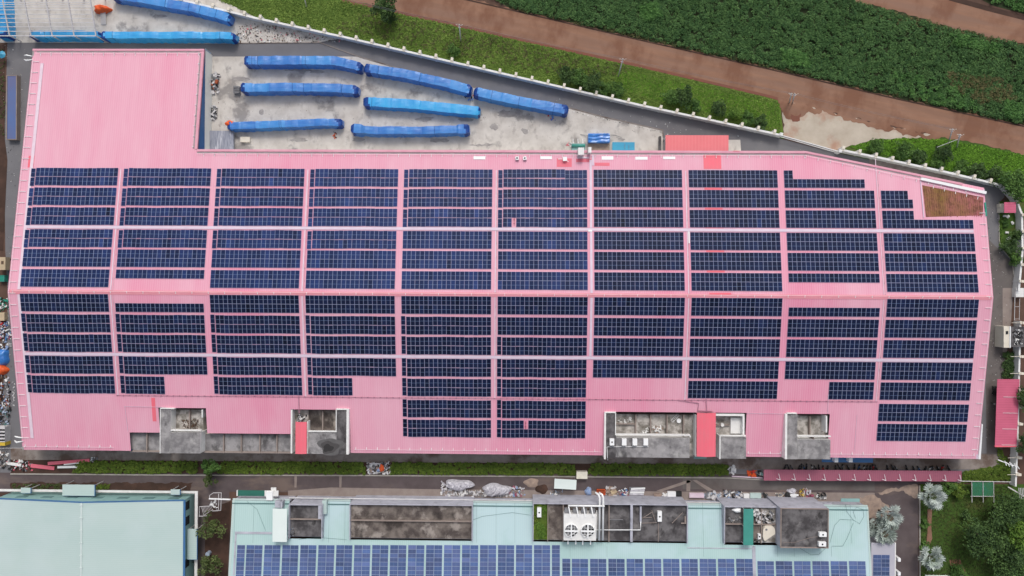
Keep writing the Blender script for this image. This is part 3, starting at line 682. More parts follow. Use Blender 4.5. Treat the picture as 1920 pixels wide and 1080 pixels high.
for k in range(120):
    x = -90 + k * 1.5; mb.obox(x, y, rz(y), .3, .22, .16 + .1 * (k % 2), 0)
for (xa, ya, xb, yb) in ((560, 746, 561, 775), (1270, 750, 1310, 756), (1310, 756, 1308, 772), (1324, 748, 1325, 772), (1308, 770, 1336, 771)):
    mb.beam(onroof(xa, ya, .15), onroof(xb, yb, .15), .16, .1)
mb.build('conduit', 'conduit', F)
# replaced red sheets and skylight sheets (butted between the panels)
a = onroof(1319, 300).x; b = onroof(1352, 300).x
slab(a, 28.9, b, YN - 1.0, .005, .03, 'hot_red', 'replaced_sheet')
for y0, y1 in ((23.86, 24.42), (19.12, 19.62), (14.68, 14.84), (9.08, 9.5), (4.36, 4.8)):
    slab(a, y0, b, y1, .005, .03, 'hot_red', 'replaced_sheet')
rslab(1330, 549, 1371, 552.5, .08, .12, 'hot_red', 'replaced_sheet')
rslab(53, 292, 64, 314, .005, .03, 'hot_red', 'replaced_sheet'); rslab(285, 746, 292, 790, .005, .025, 'hot_red', 'replaced_sheet')
rslab(1374, 283, 1386, 284, .17, .2, 'hot_red', 'replaced_sheet')
for r_ in ((888, 293, 910, 299), (1013, 293, 1035, 298.5), (1128, 293, 1150, 299.5), (1191, 294, 1214, 299.5), (1243, 293.5, 1266, 298.5)):
    rslab(*r_, .01, .09, 'clean_white', 'skylight')
for r_ in ((1044, 297, 1072, 313), (1080, 298, 1109, 304), (1115, 305, 1143, 311)):
    rslab(*r_, .005, .03, 'dark_rose' if False else 'salmon', 'patched_sheet')
rslab(1110, 291, 1113.5, 310, .03, .12, 'pale_walk', 'walkway'); rslab(1083, 294, 1104, 297, .04, .12, 'pale_tray', 'cable_tray')
rslab(1290.5, 434, 1293, 456, .10, .16, 'clean_white', 'cable_tray')
rslab(1103, 431, 1110, 434.5, .12, .18, 'clean_white', 'junction_plate')
# weathered corner
mb = MB(); P = [onroof(1729, 347), onroof(1736, 407), onroof(1843, 404), onroof(1844, 370)]
mb.face([(p.x, p.y, rz(p.y) + .012) for p in P])
x0, x1 = P[0].x + .6, P[2].x - .2
k = x0
while k < x1:
    yt = P[0].y + (P[3].y - P[0].y) * (k - P[0].x) / (P[3].x - P[0].x) - .2 + rnd.uniform(-.2, .1); yb = P[1].y + rnd.uniform(0, .4)
    mb.beam((k, yb, rz(yb) + .04), (k, yt, rz(yt) + .04), .16, .08, rnd.choice([1, 1, 0, 1, 1, 0])); k += .5
mb.build('weathered_sheets', ['weathered', 'weathered_rib', 'sand'], F)
rail([(P[3].x - 1.0, P[3].y + .2), (P[0].x + .5, P[0].y + .5)], 2.6, tick=.8)
mb = MB(); A = onroof(1725, 335.5); B = onroof(1847, 362)
mb.beam((A.x, A.y, rz(A.y) + .25), (B.x, B.y, rz(B.y) + .25), .65, .5)
mb.build('parapet', 'clean_white', F)
mb = MB(); A = onroof(1725.5, 340); B = onroof(1731.5, 408); mb.beam((A.x, A.y, rz(A.y) + .1), (B.x, B.y, rz(B.y) + .1), .2, .2)
A = onroof(1846, 380); B = onroof(1848.5, 405); mb.beam((A.x, A.y, rz(A.y) + .15), (B.x, B.y, rz(B.y) + .15), .3, .2, 1); mb.build('flashing', ['pale_walk', 'green_item'], F)
# white flashing wall at the south-east corner
a = onroof(1837, 805); b = onroof(1839, 858)
mb = MB(); mb.prism([(XR + .02, YS), (XR + .55, YS), (XR + .25, YS + 8.5), (XR + .02, YS + 8.5)], 0, lambda p: rz(p[1]) + .3); mb.build('end_wall', 'clean_white', F)
# curled brackets at the western corners
for py, nm in ((109, 0), (824, 1)):
    c = onroof(62 if nm == 0 else 44, py); mb = MB()
    for s in (-.5, .5): mb.tube([(c.x - 2.3, c.y + s + .2, c.z - .2), (c.x - 1.5, c.y + s * 1.3, c.z + .25), (c.x, c.y + s * .8, c.z + .1)], [.14, .2, .1])
    mb.build('corner_bracket', 'clean_white', F, True)
rs = MB(); rs.beam(onroof(233, 762, .1), onroof(312, 763.5, .1), .06); rs.beam(onroof(234, 762, .1), onroof(240, 809, .1), .06)
rs.beam(onroof(1400, 775, .1), onroof(1468, 776, .1), .06); rs.beam(onroof(1553, 740, .1), onroof(1552, 775, .1), .07); rs.beam(onroof(1607, 778, .06), onroof(1602, 845, .06), .05); rs.build('safety_line', 'pale_walk', F)

# things standing on the pink roof near the north eave
def ac_unit(px, py, z, label, a=0, L=1.1, Wd=.85, H=.7, group='white air conditioner units', fan=True):
    c = at(px, py, z + H); t = thing('air_conditioner', label, 'air conditioner', (c.x, c.y, z), group)
    MB().obox(c.x, c.y, z + .08, Wd, L, H, a).build('casing', 'clean_white', t)
    if fan:
        m = MB(); m.cyl(c.x, c.y, z + .08 + H, .2, .03, 12); m.build('fan', 'black', t)
    m = MB()
    for s in (-.3, .3): m.obox(c.x, c.y + s * L, z, Wd * .9, .08, .08, a)
    m.build('foot', 'steel_grey', t); return t
for px, lab, fn in ((969.5, 'small white unit with dark side on the pink roof, left of its pair', True), (984, 'rounded white unit on the pink roof, right of its pair', True)):
    q = onroof(px, 296.5); ac_unit(px, 296.5, q.z, lab, .1, .8, .8, .6, 'white units near the north eave', fn)
q = onroof(1059, 299); t = thing('worktable', 'white table with tools standing on a darker pink patch of roof', 'table', q)
MB().obox(q.x, q.y, q.z + .75, 1.0, 1.0, .06, .05).build('tabletop', 'clean_white', t)
for sx in (-.42, .42):
    for sy in (-.42, .42): MB().box(q.x + sx - .03, q.y + sy - .03, q.z, q.x + sx + .03, q.y + sy + .03, q.z + .75).build('leg', 'steel_grey', t)
m = MB(); m.beam(q + Vector((-1.6, .1, .05)), q + Vector((-.6, .1, .05)), .15); m.beam(q + Vector((.6, -.3, .05)), q + Vector((1.3, -1.1, .05)), .12); m.build('bracket', 'clean_white', t)
def duct(px0, py0, px1, py1, z, label, nrib=3):
    x0, y0, x1, y1 = rect(px0, py0, px1, py1, z); t = thing('exhaust_duct', label, 'duct', ((x0 + x1) / 2, (y0 + y1) / 2, 0))
    MB().box(x0, y0, 0, x1, y1, z).build('shaft', 'white_paint', t)
    m = MB()
    for k in range(nrib): u = x0 + (x1 - x0) * (k + .5) / nrib; m.box(u - .1, y0 - .05, z, u + .1, y1 + .05, z + .15)
    m.build('cap', 'clean_white', t)
duct(1084, 277, 1095, 290, 10, 'wide white exhaust duct rising beside the green machine at the eave')
duct(1103, 276, 1109, 286, 10, 'narrow grey white duct just right of the wide white one', 2)

# ------------------------------------------------------------------ solar arrays
def panel_mesh(w, l, glass, mid_axis):
    mb = MB(); f = .034; mb.box(-w / 2, -l / 2, 0, w / 2, l / 2, .035, 0)
    z = .037
    mb.face([(-w / 2 + f, -l / 2 + f, z), (w / 2 - f, -l / 2 + f, z), (w / 2 - f, l / 2 - f, z), (-w / 2 + f, l / 2 - f, z)], 1)
    z = .039
    if mid_axis == 'y': mb.face([(-w / 2 + f, -.026, z), (w / 2 - f, -.026, z), (w / 2 - f, .026, z), (-w / 2 + f, .026, z)], 2)
    else: mb.face([(-.022, -l / 2 + f, z), (.022, -l / 2 + f, z), (.022, l / 2 - f, z), (-.022, l / 2 - f, z)], 2)
    me = bpy.data.meshes.new('solar_panel'); me.from_pydata(mb.v, [], mb.f)
    for m in ('panel_frame', glass, 'cell_line'): me.materials.append(MATS[m])
    me.polygons.foreach_set('material_index', mb.m); me.update(); return me
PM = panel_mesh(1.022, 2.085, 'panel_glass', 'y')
OR = ['first', 'second', 'third', 'fourth', 'fifth', 'sixth', 'seventh', 'eighth', 'ninth', 'tenth', 'eleventh', 'twelfth', 'thirteenth', 'fourteenth', 'fifteenth', 'sixteenth', 'seventeenth', 'eighteenth', 'nineteenth']
PITCH = 1.0443; RP = 2.118
NT = {1: 28.62, 2: 23.83, 3: 19.07, 4: 13.76, 5: 9.05, 6: 4.28}
ST = {1: -1.50, 2: -6.30, 3: -11.03, 4: -16.25, 5: -21.02, 6: -26.15, 7: -30.95}
full = set(range(20)); NO = set()
def rows(b, s):
    """columns filled in the upper and the lower row of strip s of column b"""
    if s == 'N1': return {8: ({0, 1}, set(range(18))), 9: (NO, NO)}.get(b, (full, full))
    if s == 'N2' and b == 9: return set(range(6)), set(range(7))
    if s == 'N3' and b == 9: return set(range(7)), full
    if s == 'N3' and b == 5: return full, full - {3}
    if s == 'N6' and b in (1, 8): return full, NO
    if s == 'S1' and b in (1, 8): return NO, full
    if s == 'S5': return {1: (set(range(10)),) * 2, 3: (set(range(10)),) * 2, 6: (NO, NO), 8: (set(range(10, 20)),) * 2}.get(b, (full, full))
    if s in ('S6', 'S7'):
        if b not in (4, 5, 9): return NO, NO
        if s == 'S7' and b == 5: return full - {6}, full
        return full, full
    return full, full
for b in range(10):
    xl = (b - 4.5) * W - BW / 2
    for s in ['N%d' % i for i in range(1, 7)] + ['S%d' % i for i in range(1, 8)]:
        up_, lo_ = rows(b, s)
        if not up_ and not lo_: continue
        n = s[0] == 'N'; y0 = (NT if n else ST)[int(s[1])]
        k = 7 - int(s[1]) if n else int(s[1])
        nrw = bool(up_) + bool(lo_)
        size = 'two-row' if nrw == 2 else 'single-row'
        if len(up_ | lo_) < 20 or (nrw == 2 and (len(up_) < 20 or len(lo_) < 20)): size = 'partial'
        lab = '%s solar strip on pink roof, %s strip %s the ridge, %s column from left' % (size, OR[k - 1], 'above' if n else 'below', OR[b])
        t = thing('solar_array', lab, 'solar panels', (xl, y0, rz(y0) + .09), 'solar panel strips on the pink roof')
        t.rotation_euler = (-TH if n else TH, 0, 0)
        gap = .0
        loose = (b < 6 and s in ('N1', 'N2', 'N3', 'N4')) or (b < 6 and s in ('S2', 'S3', 'S4', 'S5', 'S6', 'S7') and b != 4 or (b == 4 and not n and s != 'S1'))
        if b == 4 and s == 'N4': loose = False
        if b == 5 and s in ('N4', 'S1', 'S2'): loose = False
        gap = .10 if (loose and n) else (.06 if loose else 0)
        for r in (0, 1):
            cs = up_ if r == 0 else lo_
            wob = rnd.uniform(-.012, .012)
            for c in sorted(cs):
                x = (c + .5) * PITCH; y = -(r + .5) * RP - r * gap
                jy = 0
                if loose:
                    jy = rnd.uniform(-.03, .03) + .03 * math.sin(c * .45 + b)
                    if c == 0: x -= .14; y += (-.14 if n else .14)
                if b == 5 and s == 'N1': y += (.10 if c < 15 and r == 0 else -.08) * (c / 15 if c < 15 else 1)
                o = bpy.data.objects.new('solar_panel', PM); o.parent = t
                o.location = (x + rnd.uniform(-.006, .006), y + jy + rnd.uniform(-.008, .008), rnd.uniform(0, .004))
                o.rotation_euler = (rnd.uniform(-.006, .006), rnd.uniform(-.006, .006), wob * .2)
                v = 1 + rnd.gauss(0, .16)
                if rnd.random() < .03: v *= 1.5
                if n and b < 6: v *= 1.0 + (1.25 - .16 * abs(b - 3))  # sky reflection on the north-left panels painted into their tint
                if not n: v *= .85  # south slope mirrors dimmer sky; that darkening is put into the colour
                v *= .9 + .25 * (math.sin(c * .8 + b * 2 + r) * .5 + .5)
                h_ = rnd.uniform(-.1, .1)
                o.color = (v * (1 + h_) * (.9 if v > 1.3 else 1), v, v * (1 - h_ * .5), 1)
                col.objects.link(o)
for (px, py) in ((964, 416), (985.5, 797)):
    q = onroof(px, py); m = MB(); m.beam(q + Vector((0, -1, .1)), q + Vector((0, 1, .1)), .12); m.obox(q.x, q.y + .5, q.z + .02, .3, .3, .15); m.obox(q.x, q.y - .4, q.z + .02, .3, .25, .15)
    tag(m.build('inverter_bracket', 'dark_rose'), 'small dark bracket in the gap left by a missing panel, %s' % ('upper half' if py < 500 else 'lower half'), 'bracket')

# ------------------------------------------------------------------ concrete annexes let into the south eave
def annex(label, blocks, courts, dividers, rims, z=8.7, group='concrete annexes at the south eave'):
    x0 = min(b[0] for b in blocks + courts); x1 = max(b[2] for b in blocks + courts); y0 = min(b[1] for b in blocks + courts); y1 = max(b[3] for b in blocks + courts)
    c = at((x0 + x1) / 2, (y0 + y1) / 2, z); t = thing('concrete_annex', label, 'annex', (c.x, c.y, 0), group)
    for bx0, by0, bx1, by1, zz, mt in blocks:
        a = rect(bx0, by0, bx1, by1, zz); MB().box(a[0], a[1], 0, a[2], a[3], zz, 1, 0).build('roof_slab', [mt, 'white_paint'], t)
    for bx0, by0, bx1, by1, zz, mt in courts:
        a = rect(bx0, by0, bx1, by1, zz); MB().box(a[0], a[1], 0, a[2], a[3], zz, 1, 0).build('floor', [mt, 'cream'], t)
    for bx0, by0, bx1, by1, z0, z1 in dividers:
        a = rect(bx0, by0, bx1, by1, z1); MB().box(a[0], a[1], z0, a[2], a[3], z1).build('divider', 'patch_concrete', t)
    for bx0, by0, bx1, by1, z0, z1 in rims:
        a = rect(bx0, by0, bx1, by1, z1); MB().box(a[0], a[1], z0, a[2], a[3], z1).build('parapet', 'white_paint', t)
    return t
annex('grey concrete annex with an L-shaped slab and two small sunken yards, left end',
      [(301, 767, 320, 850, 8.7, 'slab_grey'), (320.3, 811, 375, 850, 8.69, 'slab_grey')],
      [(244, 812, 300.5, 849, 6.0, 'slab_grey'), (322, 768, 381, 812, 6.2, 'slab_light'), (377, 814, 546, 850, 5.95, 'slab_grey')],
      [(274, 812, 276, 849, 6, 6.6), (354, 769, 356, 808, 6.2, 6.9), (418, 815, 420, 850, 5.9, 6.5), (451, 815, 453, 850, 5.9, 6.5), (486, 815, 488, 850, 5.9, 6.5), (518, 815, 520, 850, 5.9, 6.5), (244, 846, 546, 849, 5.9, 6.3)],
      [(300, 765, 327, 766.8, 8.2, 8.95), (320, 806, 376, 808, 8.0, 8.95), (299.6, 767, 300.8, 850, 8.6, 8.9), (378, 768, 380, 783, 6.2, 8.2)])
A2 = annex('concrete annex with a narrow red canopy and a round black soot stain',
      [(631, 770, 649, 851, 8.7, 'slab_dark'), (578, 811, 631, 851, 8.69, 'slab_grey')],
      [(547, 769, 578, 851, 6.3, 'slab_light'), (576, 769, 633, 812, 6.2, 'slab_brown')],
      [(604, 770, 606, 809, 6.2, 7.2), (549, 812, 554, 814, 6.3, 7)],
      [(649.5, 767, 654, 852, 8.0, 9.1), (630, 766.5, 649.5, 768.6, 8.2, 9.1), (578, 808, 631, 810, 8.2, 8.95), (545, 768, 548, 850, 6.5, 8.3), (629.6, 769, 631, 808, 8.6, 8.95), (576, 790, 577.6, 850, 7, 8.6)])
c = at(620, 837, 8.7)
m = MB(); 
for k in range(3):
    P = []
    for i in range(22): a = i / 22 * 6.2832; r = (2.6 - k * .75) * (1 + .16 * math.sin(3 * a + k) + .1 * math.sin(5 * a)); P.append((c.x - .3 * k + r * math.cos(a) * 1.1, c.y - .2 * k + r * math.sin(a) * .8, 8.705 + k * .004))
    m.face(P, k)
MATS['soot1'] = M('soot1', (.12, .115, .115)); M('soot2', (.075, .07, .07)); M('soot3', (.035, .033, .033))
m.build('soot_stain', ['soot1', 'soot2', 'soot3'], A2)
annex('longest concrete annex with four white units and a red gabled canopy',
      [(1136, 776, 1155, 859, 8.7, 'slab_dark'), (1155.3, 821, 1293, 858, 8.69, 'slab_grey'), (1351, 820, 1399, 860, 8.68, 'slab_grey')],
      [(1155, 777, 1306, 822, 6.2, 'slab_light'), (1292, 820, 1352, 856, 6.1, 'slab_light'), (1340, 777, 1399, 822, 6.3, 'slab_light')],
      [(1191, 777, 1193, 815, 6.2, 7.1), (1219, 777, 1221, 815, 6.2, 7.1), (1250, 777, 1252, 815, 6.2, 7.3), (1281, 777, 1283, 818, 6.2, 7.3), (1155, 794, 1192, 796, 6.2, 6.9), (1343, 796, 1368, 798, 6.3, 7)],
      [(1133, 773, 1136, 861, 0, 9.1), (1136, 772.5, 1155, 774.5, 8, 9.1), (1153.5, 774, 1155, 816, 8.6, 9), (1155, 814.5, 1294, 816.5, 8.0, 9.0), (1293, 817, 1295, 820, 6.5, 8.9), (1349, 817, 1351, 861, 6.2, 9.0), (1351, 816.5, 1399, 818, 8.2, 9.0), (1342, 776, 1396, 780, 7.8, 8.4), (1392.5, 780, 1396, 815, 6.3, 8.4), (1304, 778, 1305.5, 856, 6.2, 8.6)])
annex('concrete annex nearest the right end, with two blotched sunken yards',
      [(1476, 777, 1495, 861, 8.7, 'slab_grey'), (1495.3, 824, 1557, 861, 8.69, 'slab_grey')],
      [(1495, 779, 1553, 825, 6.3, 'slab_light')],
      [(1518, 780, 1520, 817, 6.3, 7.2), (1525, 820, 1527, 824, 6.3, 8.6)],
      [(1472, 776, 1476, 861, 0, 9.1), (1476, 774, 1494, 776, 8, 9.1), (1495, 817, 1558, 819, 8.0, 9.0), (1548.5, 780, 1551, 811, 6.3, 8.8)])
def gable_canopy(px0, py0, px1, py1, z, mat, label, rise=.35, legs=True, base=0, ns=True):
    x0, y0, x1, y1 = rect(px0, py0, px1, py1, z); xm = (x0 + x1) / 2; ym = (y0 + y1) / 2
    t = thing('canopy', label, 'canopy', (xm, ym, base)); m = MB()
    if ns:
        for (a, b, za, zb) in ((x0, xm, z, z + rise), (xm, x1, z + rise, z)):
            m.face([(a, y0, za), (b, y0, zb), (b, y1, zb), (a, y1, za)]); m.face([(a, y0, za - .06), (a, y1, za - .06), (b, y1, zb - .06), (b, y0, zb - .06)])
            for y in (y0, y1): m.face([(a, y, za - .06), (b, y, zb - .06), (b, y, zb), (a, y, za)])
        for x in (x0, x1): m.face([(x, y0, z - .06), (x, y1, z - .06), (x, y1, z), (x, y0, z)])
    else: m.box(x0, y0, z - .1, x1, y1, z)
    m.build('roof', mat, t)
    for x in (x0 + .15, x1 - .15):
        n = max(2, int((y1 - y0) / 3) + 1)
        for k in range(n):
            y = y0 + .15 + (y1 - y0 - .3) * k / (n - 1); MB().box(x - .05, y - .05, base, x + .05, y + .05, z - .08).build('post', 'steel_white', t)
    return t
gable_canopy(1306.5, 774, 1342, 856, 9.3, 'hot_red', 'wide bright red gabled canopy over the longest concrete annex', .5, base=6.2)
gable_canopy(554, 791, 575, 851, 9.2, 'hot_red', 'narrow bright red canopy over the soot-stained annex', .2, base=6.3)
for i, px in enumerate((1147.5, 1170.5, 1190.5, 1211)):
    ac_unit(px, 829, 8.7, ['leftmost, with a dark fan,', 'second from left', 'third from left', 'rightmost'][i] + ' of four white units on the longest annex', 0, 1.55, 1.05, .8, 'white air conditioner units in a row', i == 0)
m = MB(); m.tube([at(1138, 838, 8.85), at(1216, 837, 8.85)], .05); m.tube([at(1138, 838, 8.85), at(1139, 858, 8.85), at(1139.5, 863, 7)], .06)
tag(m.build('pipe', 'clean_white'), 'thin white pipe in front of the four units on the longest annex', 'pipe')
m = MB(); a, b = at(1268 - 10, 788, 6.6), at(1280 - 10, 776, 6.6)
for s in (0, .45): m.beam(Vector((a.x + s, a.y - s, a.z)), Vector((b.x + s, b.y - s, b.z)), .07)
for k in range(6): p = a.lerp(b, k / 5); m.beam(p, p + Vector((.45, -.45, 0)), .06)
tag(m.build('ladder', 'clean_white'), 'white ladder lying in a yard of the longest annex', 'ladder')
m = MB(); c = at(1273, 789, 6.5); m.cyl(c.x, c.y, 6.22, .55, .35, 14); tag(m.build('basin', 'clean_white', smooth=False), 'small white basin beside the ladder in the annex yard', 'basin')
m = MB(); c = at(1355, 797, 7.2); m.cyl(c.x, c.y, 6.35, .4, .8, 14); m.tube([at(1345, 797, 6.7), at(1368, 797, 6.7)], .1); tag(m.build('water_valve', 'white_paint'), 'white round valve on a pipe right of the wide red canopy', 'valve')
m = MB(); x = rect(1370, 783, 1391, 813, 6.9); m.box(x[0], x[1], 6.35, x[2], x[3], 6.9); tag(m.build('water_tank', 'pale_blue' if False else 'white_paint'), 'square whitish tank in the yard right of the wide red canopy', 'tank')
def heap(name, P, z0, h, mats, label, cat, n=30, size=(.2, .7), group=None, tarp=None, kind=None, flat=.5, world=False):
    """a pile of assorted pieces, optionally with a crumpled sheet over it"""
    pp = P if world else pxpoly(P, z0 + h * .5); q = inpoly(pp, n); m = MB(); cx, cy = np.mean(np.array(pp), 0)
    R_ = max(math.hypot(p[0] - cx, p[1] - cy) for p in pp) + .01
    for x, y in q:
        d = min(1, math.hypot(x - cx, y - cy) / R_); zz = z0 + h * (1 - d) * rnd.uniform(.2, 1)
        L = rnd.uniform(*size); m.obox(x, y, zz, L, L * rnd.uniform(.15, .7), max(.05, L * rnd.uniform(.08, flat)), rnd.uniform(0, 3.14), rnd.randrange(len(mats)), rnd.uniform(-.3, .3))
    o = m.build(name, mats); tag(o, label, cat, group, kind); return o
def crumple(name, P, z0, h, mat, label, cat, seed=0, amp=.18, group=None, res=.35):
    """a crumpled sheet draped over a mound inside the polygon"""
    pp = np.array(pxpoly(P, z0 + h * .5)); mn, mx = pp.min(0), pp.max(0); c = (mn + mx) / 2; hx, hy = (mx - mn) / 2
    nx = max(8, int(2 * hx / res)); ny = max(8, int(2 * hy / res)); rs_ = np.random.default_rng(seed); ph = rs_.uniform(0, 6, 8)
    m = MB()
    for j in range(ny + 1):
        for i in range(nx + 1):
            u = i / nx * 2 - 1; v = j / ny * 2 - 1
            s = max(abs(u), abs(v)); r = math.hypot(u, v) + 1e-6; k = s / r   # square to disc
            a = math.atan2(v, u); wob = 1 + .10 * math.sin(3 * a + ph[0]) + .07 * math.sin(5 * a + ph[1])
            x = c[0] + u * k * hx * wob * 1.0; y = c[1] + v * k * hy * wob
            f = max(0.0, 1 - min(1.0, s) ** 2.6); fold = abs(math.sin(x * 2.1 + ph[2] + 1.5 * math.sin(y * 1.7 + ph[3]))) + .6 * abs(math.sin(x * 4.3 - y * 3.1 + ph[4]))
            m.v.append((x, y, z0 + .02 + h * f ** .6 + amp * (fold - .6) * (f ** .4) + rs_.normal(0, amp * .12) * (f > 0)))
    for j in range(ny):
        for i in range(nx):
            a = j * (nx + 1) + i; m.f.append((a, a + 1, a + nx + 2, a + nx + 1)); m.m.append(0)
    o = m.build(name, mat, None, mat != 'plastic'); tag(o, label, cat, group); return o
for (P, l) in (([(341, 788), (372, 786), (372, 805), (341, 806)], 'brown rotted leaves in the yard of the left annex'),):
    heap('leaf_litter', P, 6.2, .1, ['brown', 'dark_soil'], l, 'leaves', 160, (.1, .35), kind='stuff')
heap('rubble', [(1160, 785), (1185, 782), (1188, 792), (1160, 794)], 6.2, .3, ['white_paint', 'slab_light'], 'pale rubble in the leftmost yard of the longest annex', 'rubble', 40)
heap('rubble', [(1200, 812), (1218, 798), (1222, 802), (1206, 814)], 6.2, .3, ['white_paint', 'slab_light'], 'diagonal line of pale rubble in the second annex yard', 'rubble', 40)
heap('rubble', [(1222, 800), (1238, 798), (1245, 806), (1232, 813)], 6.2, .3, ['white_paint', 'sand'], 'sandy rubble in the third annex yard', 'rubble', 50)
heap('rubble', [(559, 778), (576, 778), (572, 789), (556, 789)], 6.3, .5, ['steel_grey', 'white_paint', 'black'], 'tangle of pipes above the narrow red canopy', 'scrap', 30, (.2, .9))

# ------------------------------------------------------------------ tarpaulin covered stacks
def stack(P, tw, h, mat, label, seed, bw=None, endbulge=None, name='covered_stack'):
    """P: px polyline of the top centre line; tw: top width (m)"""
    rs_ = np.random.default_rng(seed); z = h
    pts = [at(x, y, z + .35) for x, y in P]; seg = []
    L = [0]
    for a, b in zip(pts[:-1], pts[1:]): L.append(L[-1] + (b - a).length)
    n = int(L[-1] / .45); tw += .15; h += .35; bw = bw or tw + .55
    prof = [(-.5, 0, 1), (-.5, .35, 1), (-.5, .85, .6), (-.5, 1, 0), (-.25, 1.01, 0), (0, 1.015, 0), (.25, 1.01, 0), (.5, 1, 0), (.5, .85, .6), (.5, .35, 1), (.5, 0, 1)]
    m = MB(); K = len(prof); ph = rs_.uniform(0, 6, 6)
    for i in range(n + 1):
        s = L[-1] * i / n; j = max(k for k in range(len(L)) if L[k] <= s + 1e-6); j = min(j, len(pts) - 2)
        t_ = (s - L[j]) / (L[j + 1] - L[j]); p = pts[j].lerp(pts[j + 1], t_); d = (pts[j + 1] - pts[j]).normalized(); nrm = Vector((-d.y, d.x, 0))
        e = max(0.0, min(s, L[-1] - s)); tap = min(1, (e / .7) ** .5) if e < .7 else 1; hh = h * (.75 + .25 * tap) * (1 + .03 * math.sin(s * .6 + ph[0]) + .025 * math.sin(s * 1.9 + ph[1]))
        wv = 1 + .025 * math.sin(s * .5 + ph[2]) + .02 * math.sin(s * 1.4 + ph[3])
        if endbulge and e < 3: wv *= 1.22; hh *= 1.1
        tie = .02 if (s % 3.6) < .46 else 0
        if e > .7: hh *= 1 - .05 * ((s // 3.6) % 3 == 1)
        for k, (u, v, side) in enumerate(prof):
            if v >= 1: off = u * tw * wv * (.6 + .4 * tap)
            else: w_ = tw + (bw - tw) * (1 - v); off = math.copysign(w_ / 2, u) * wv * (.65 + .35 * tap)
            zz = hh * min(v, 1.05); wr = (rs_.normal(0, .035) + .05 * math.sin(s * 3 + k * 1.7 + ph[4])) if v < 1 else rs_.normal(0, .010 + .05 * (e < 1.2)) + .010 * math.sin(s * 1.1 + k * 2)
            off += math.copysign(1, u if u else 1) * (wr - tie); q = p + nrm * off
            m.v.append((q.x, q.y, max(.0, zz + (wr * .8 if v > 0 else 0) - tie * (v >= 1))))
    tone = [rs_.choice([0, 0, 0, 2]) for _ in range(12)]; r0, r1 = rs_.uniform(.5, 1.6, 2)
    for i in range(n):
        s = L[-1] * i / n
        for k in range(K - 1):
            a = i * K + k; m.f.append((a, a + K, a + K + 1, a + 1)); m.m.append(1 if (s < r0 * (1 + .3 * math.sin(k)) or L[-1] - s < r1 * (1 + .3 * math.cos(k))) else tone[int(s / 7.2) % 12])
    m.f.append(tuple(range(K))); m.m.append(0); m.f.append(tuple(reversed(range(n * K, n * K + K)))); m.m.append(0)
    o = m.build(name, [mat, 'tarp_navy', 'tarp_pale' if mat == 'tarp_royal' else mat], None, False)
    for i in [v for v in range(5, n - 4) if rs_.random() < .05]:
        sm = MB(); sm.tube([tuple(Vector(m.v[i * K + k]) + Vector((0, 0, .03))) for k in range(K)], .035, 4); sm.build('strap', 'strap', o)
    tag(o, label, 'covered stack', 'stacks wrapped in blue tarpaulin'); return o
stack([(205, -12), (300, 3), (360, 14), (412, 27), (430, 34)], 1.9, 2.5, 'tarp_royal', 'royal blue covered stack nearest the grass verge, top left', 1)
stack([(187, 65), (260, 65.5), (380, 65.5), (420, 66), (440, 68)], 1.5, 2.4, 'tarp_bright', 'bright blue covered stack just above the pink north block', 2)
stack([(52, 64), (110, 63), (186, 64)], 1.5, 2.4, 'tarp_bright', 'bright blue covered stack partly under the white steel frame', 3)
stack([(-3, -30), (0, 20), (3, 70)], 2.4, 2.6, 'tarp_bright', 'blue covered stack cut by the left edge of the photo', 4)
stack([(455, 113), (560, 112.5), (625, 113), (662, 121), (678, 126)], 1.95, 2.6, 'tarp_royal', 'long royal blue covered stack, topmost and leftmost in the concrete yard', 5)
stack([(682, 126), (760, 138), (840, 156), (884, 168)], 1.95, 2.6, 'tarp_royal', 'slanting royal blue covered stack, middle of the line along the road', 6)
stack([(888, 170), (960, 186), (1066, 206)], 2.0, 2.6, 'tarp_royal', 'slanting royal blue covered stack, right end of the line along the road', 7)
stack([(449, 164), (560, 163), (640, 165), (671, 168)], 1.9, 2.6, 'tarp_royal', 'royal blue covered stack in the second line with its wooden crate end', 8)
stack([(680, 190), (760, 194), (850, 203), (900, 208)], 2.1, 2.2, 'tarp_bright', 'brightest sky blue covered stack in the middle of the yard', 9)
stack([(424, 236), (530, 232), (600, 229), (641, 229)], 1.6, 2.1, 'tarp_royal', 'thin blue covered stack with an orange rag at its left end', 10)
stack([(657, 240), (700, 244), (800, 244), (880, 241)], 1.7, 2.4, 'tarp_royal', 'royal blue covered stack with bulging ends nearest the pink eave', 11, endbulge=True)
crumple('orange_tarp', [(421, 226), (435, 226), (440, 234), (424, 236)], 2.1, .3, 'orange', 'orange rag on the left end of the thin blue stack', 'tarp', 1)
crumple('orange_tarp', [(174, 10), (206, 8), (206, 22), (176, 25)], 0, 1.6, 'orange', 'orange tarpaulin heap above the upright white poles, top left', 'tarp', 2, .35)
m = MB()
for k in range(6): m.beam(at(189 + k * 1.6, 22, .6), at(190 + k * 1.6, 46, .3), .12, .12)
tag(m.build('pole_bundle', 'steel_white'), 'bundle of white poles sticking out under the orange tarpaulin', 'poles')
heap('red_rags', [(872, 175), (890, 178), (888, 190), (872, 186)], 0, .5, ['red_item', 'tarp_royal', 'black'], 'red and blue rags between two slanting covered stacks', 'rags', 16)
heap('red_rags', [(1028, 216), (1045, 218), (1042, 226), (1028, 223)], 0, .4, ['red_item', 'tarp_royal'], 'red rags below the rightmost slanting covered stack', 'rags', 10)
heap('red_rags', [(624, 246), (632, 246), (634, 262), (626, 260)], 0, .4, ['orange', 'rust', 'black'], 'orange rags at the right end of the thin blue stack', 'rags', 10)
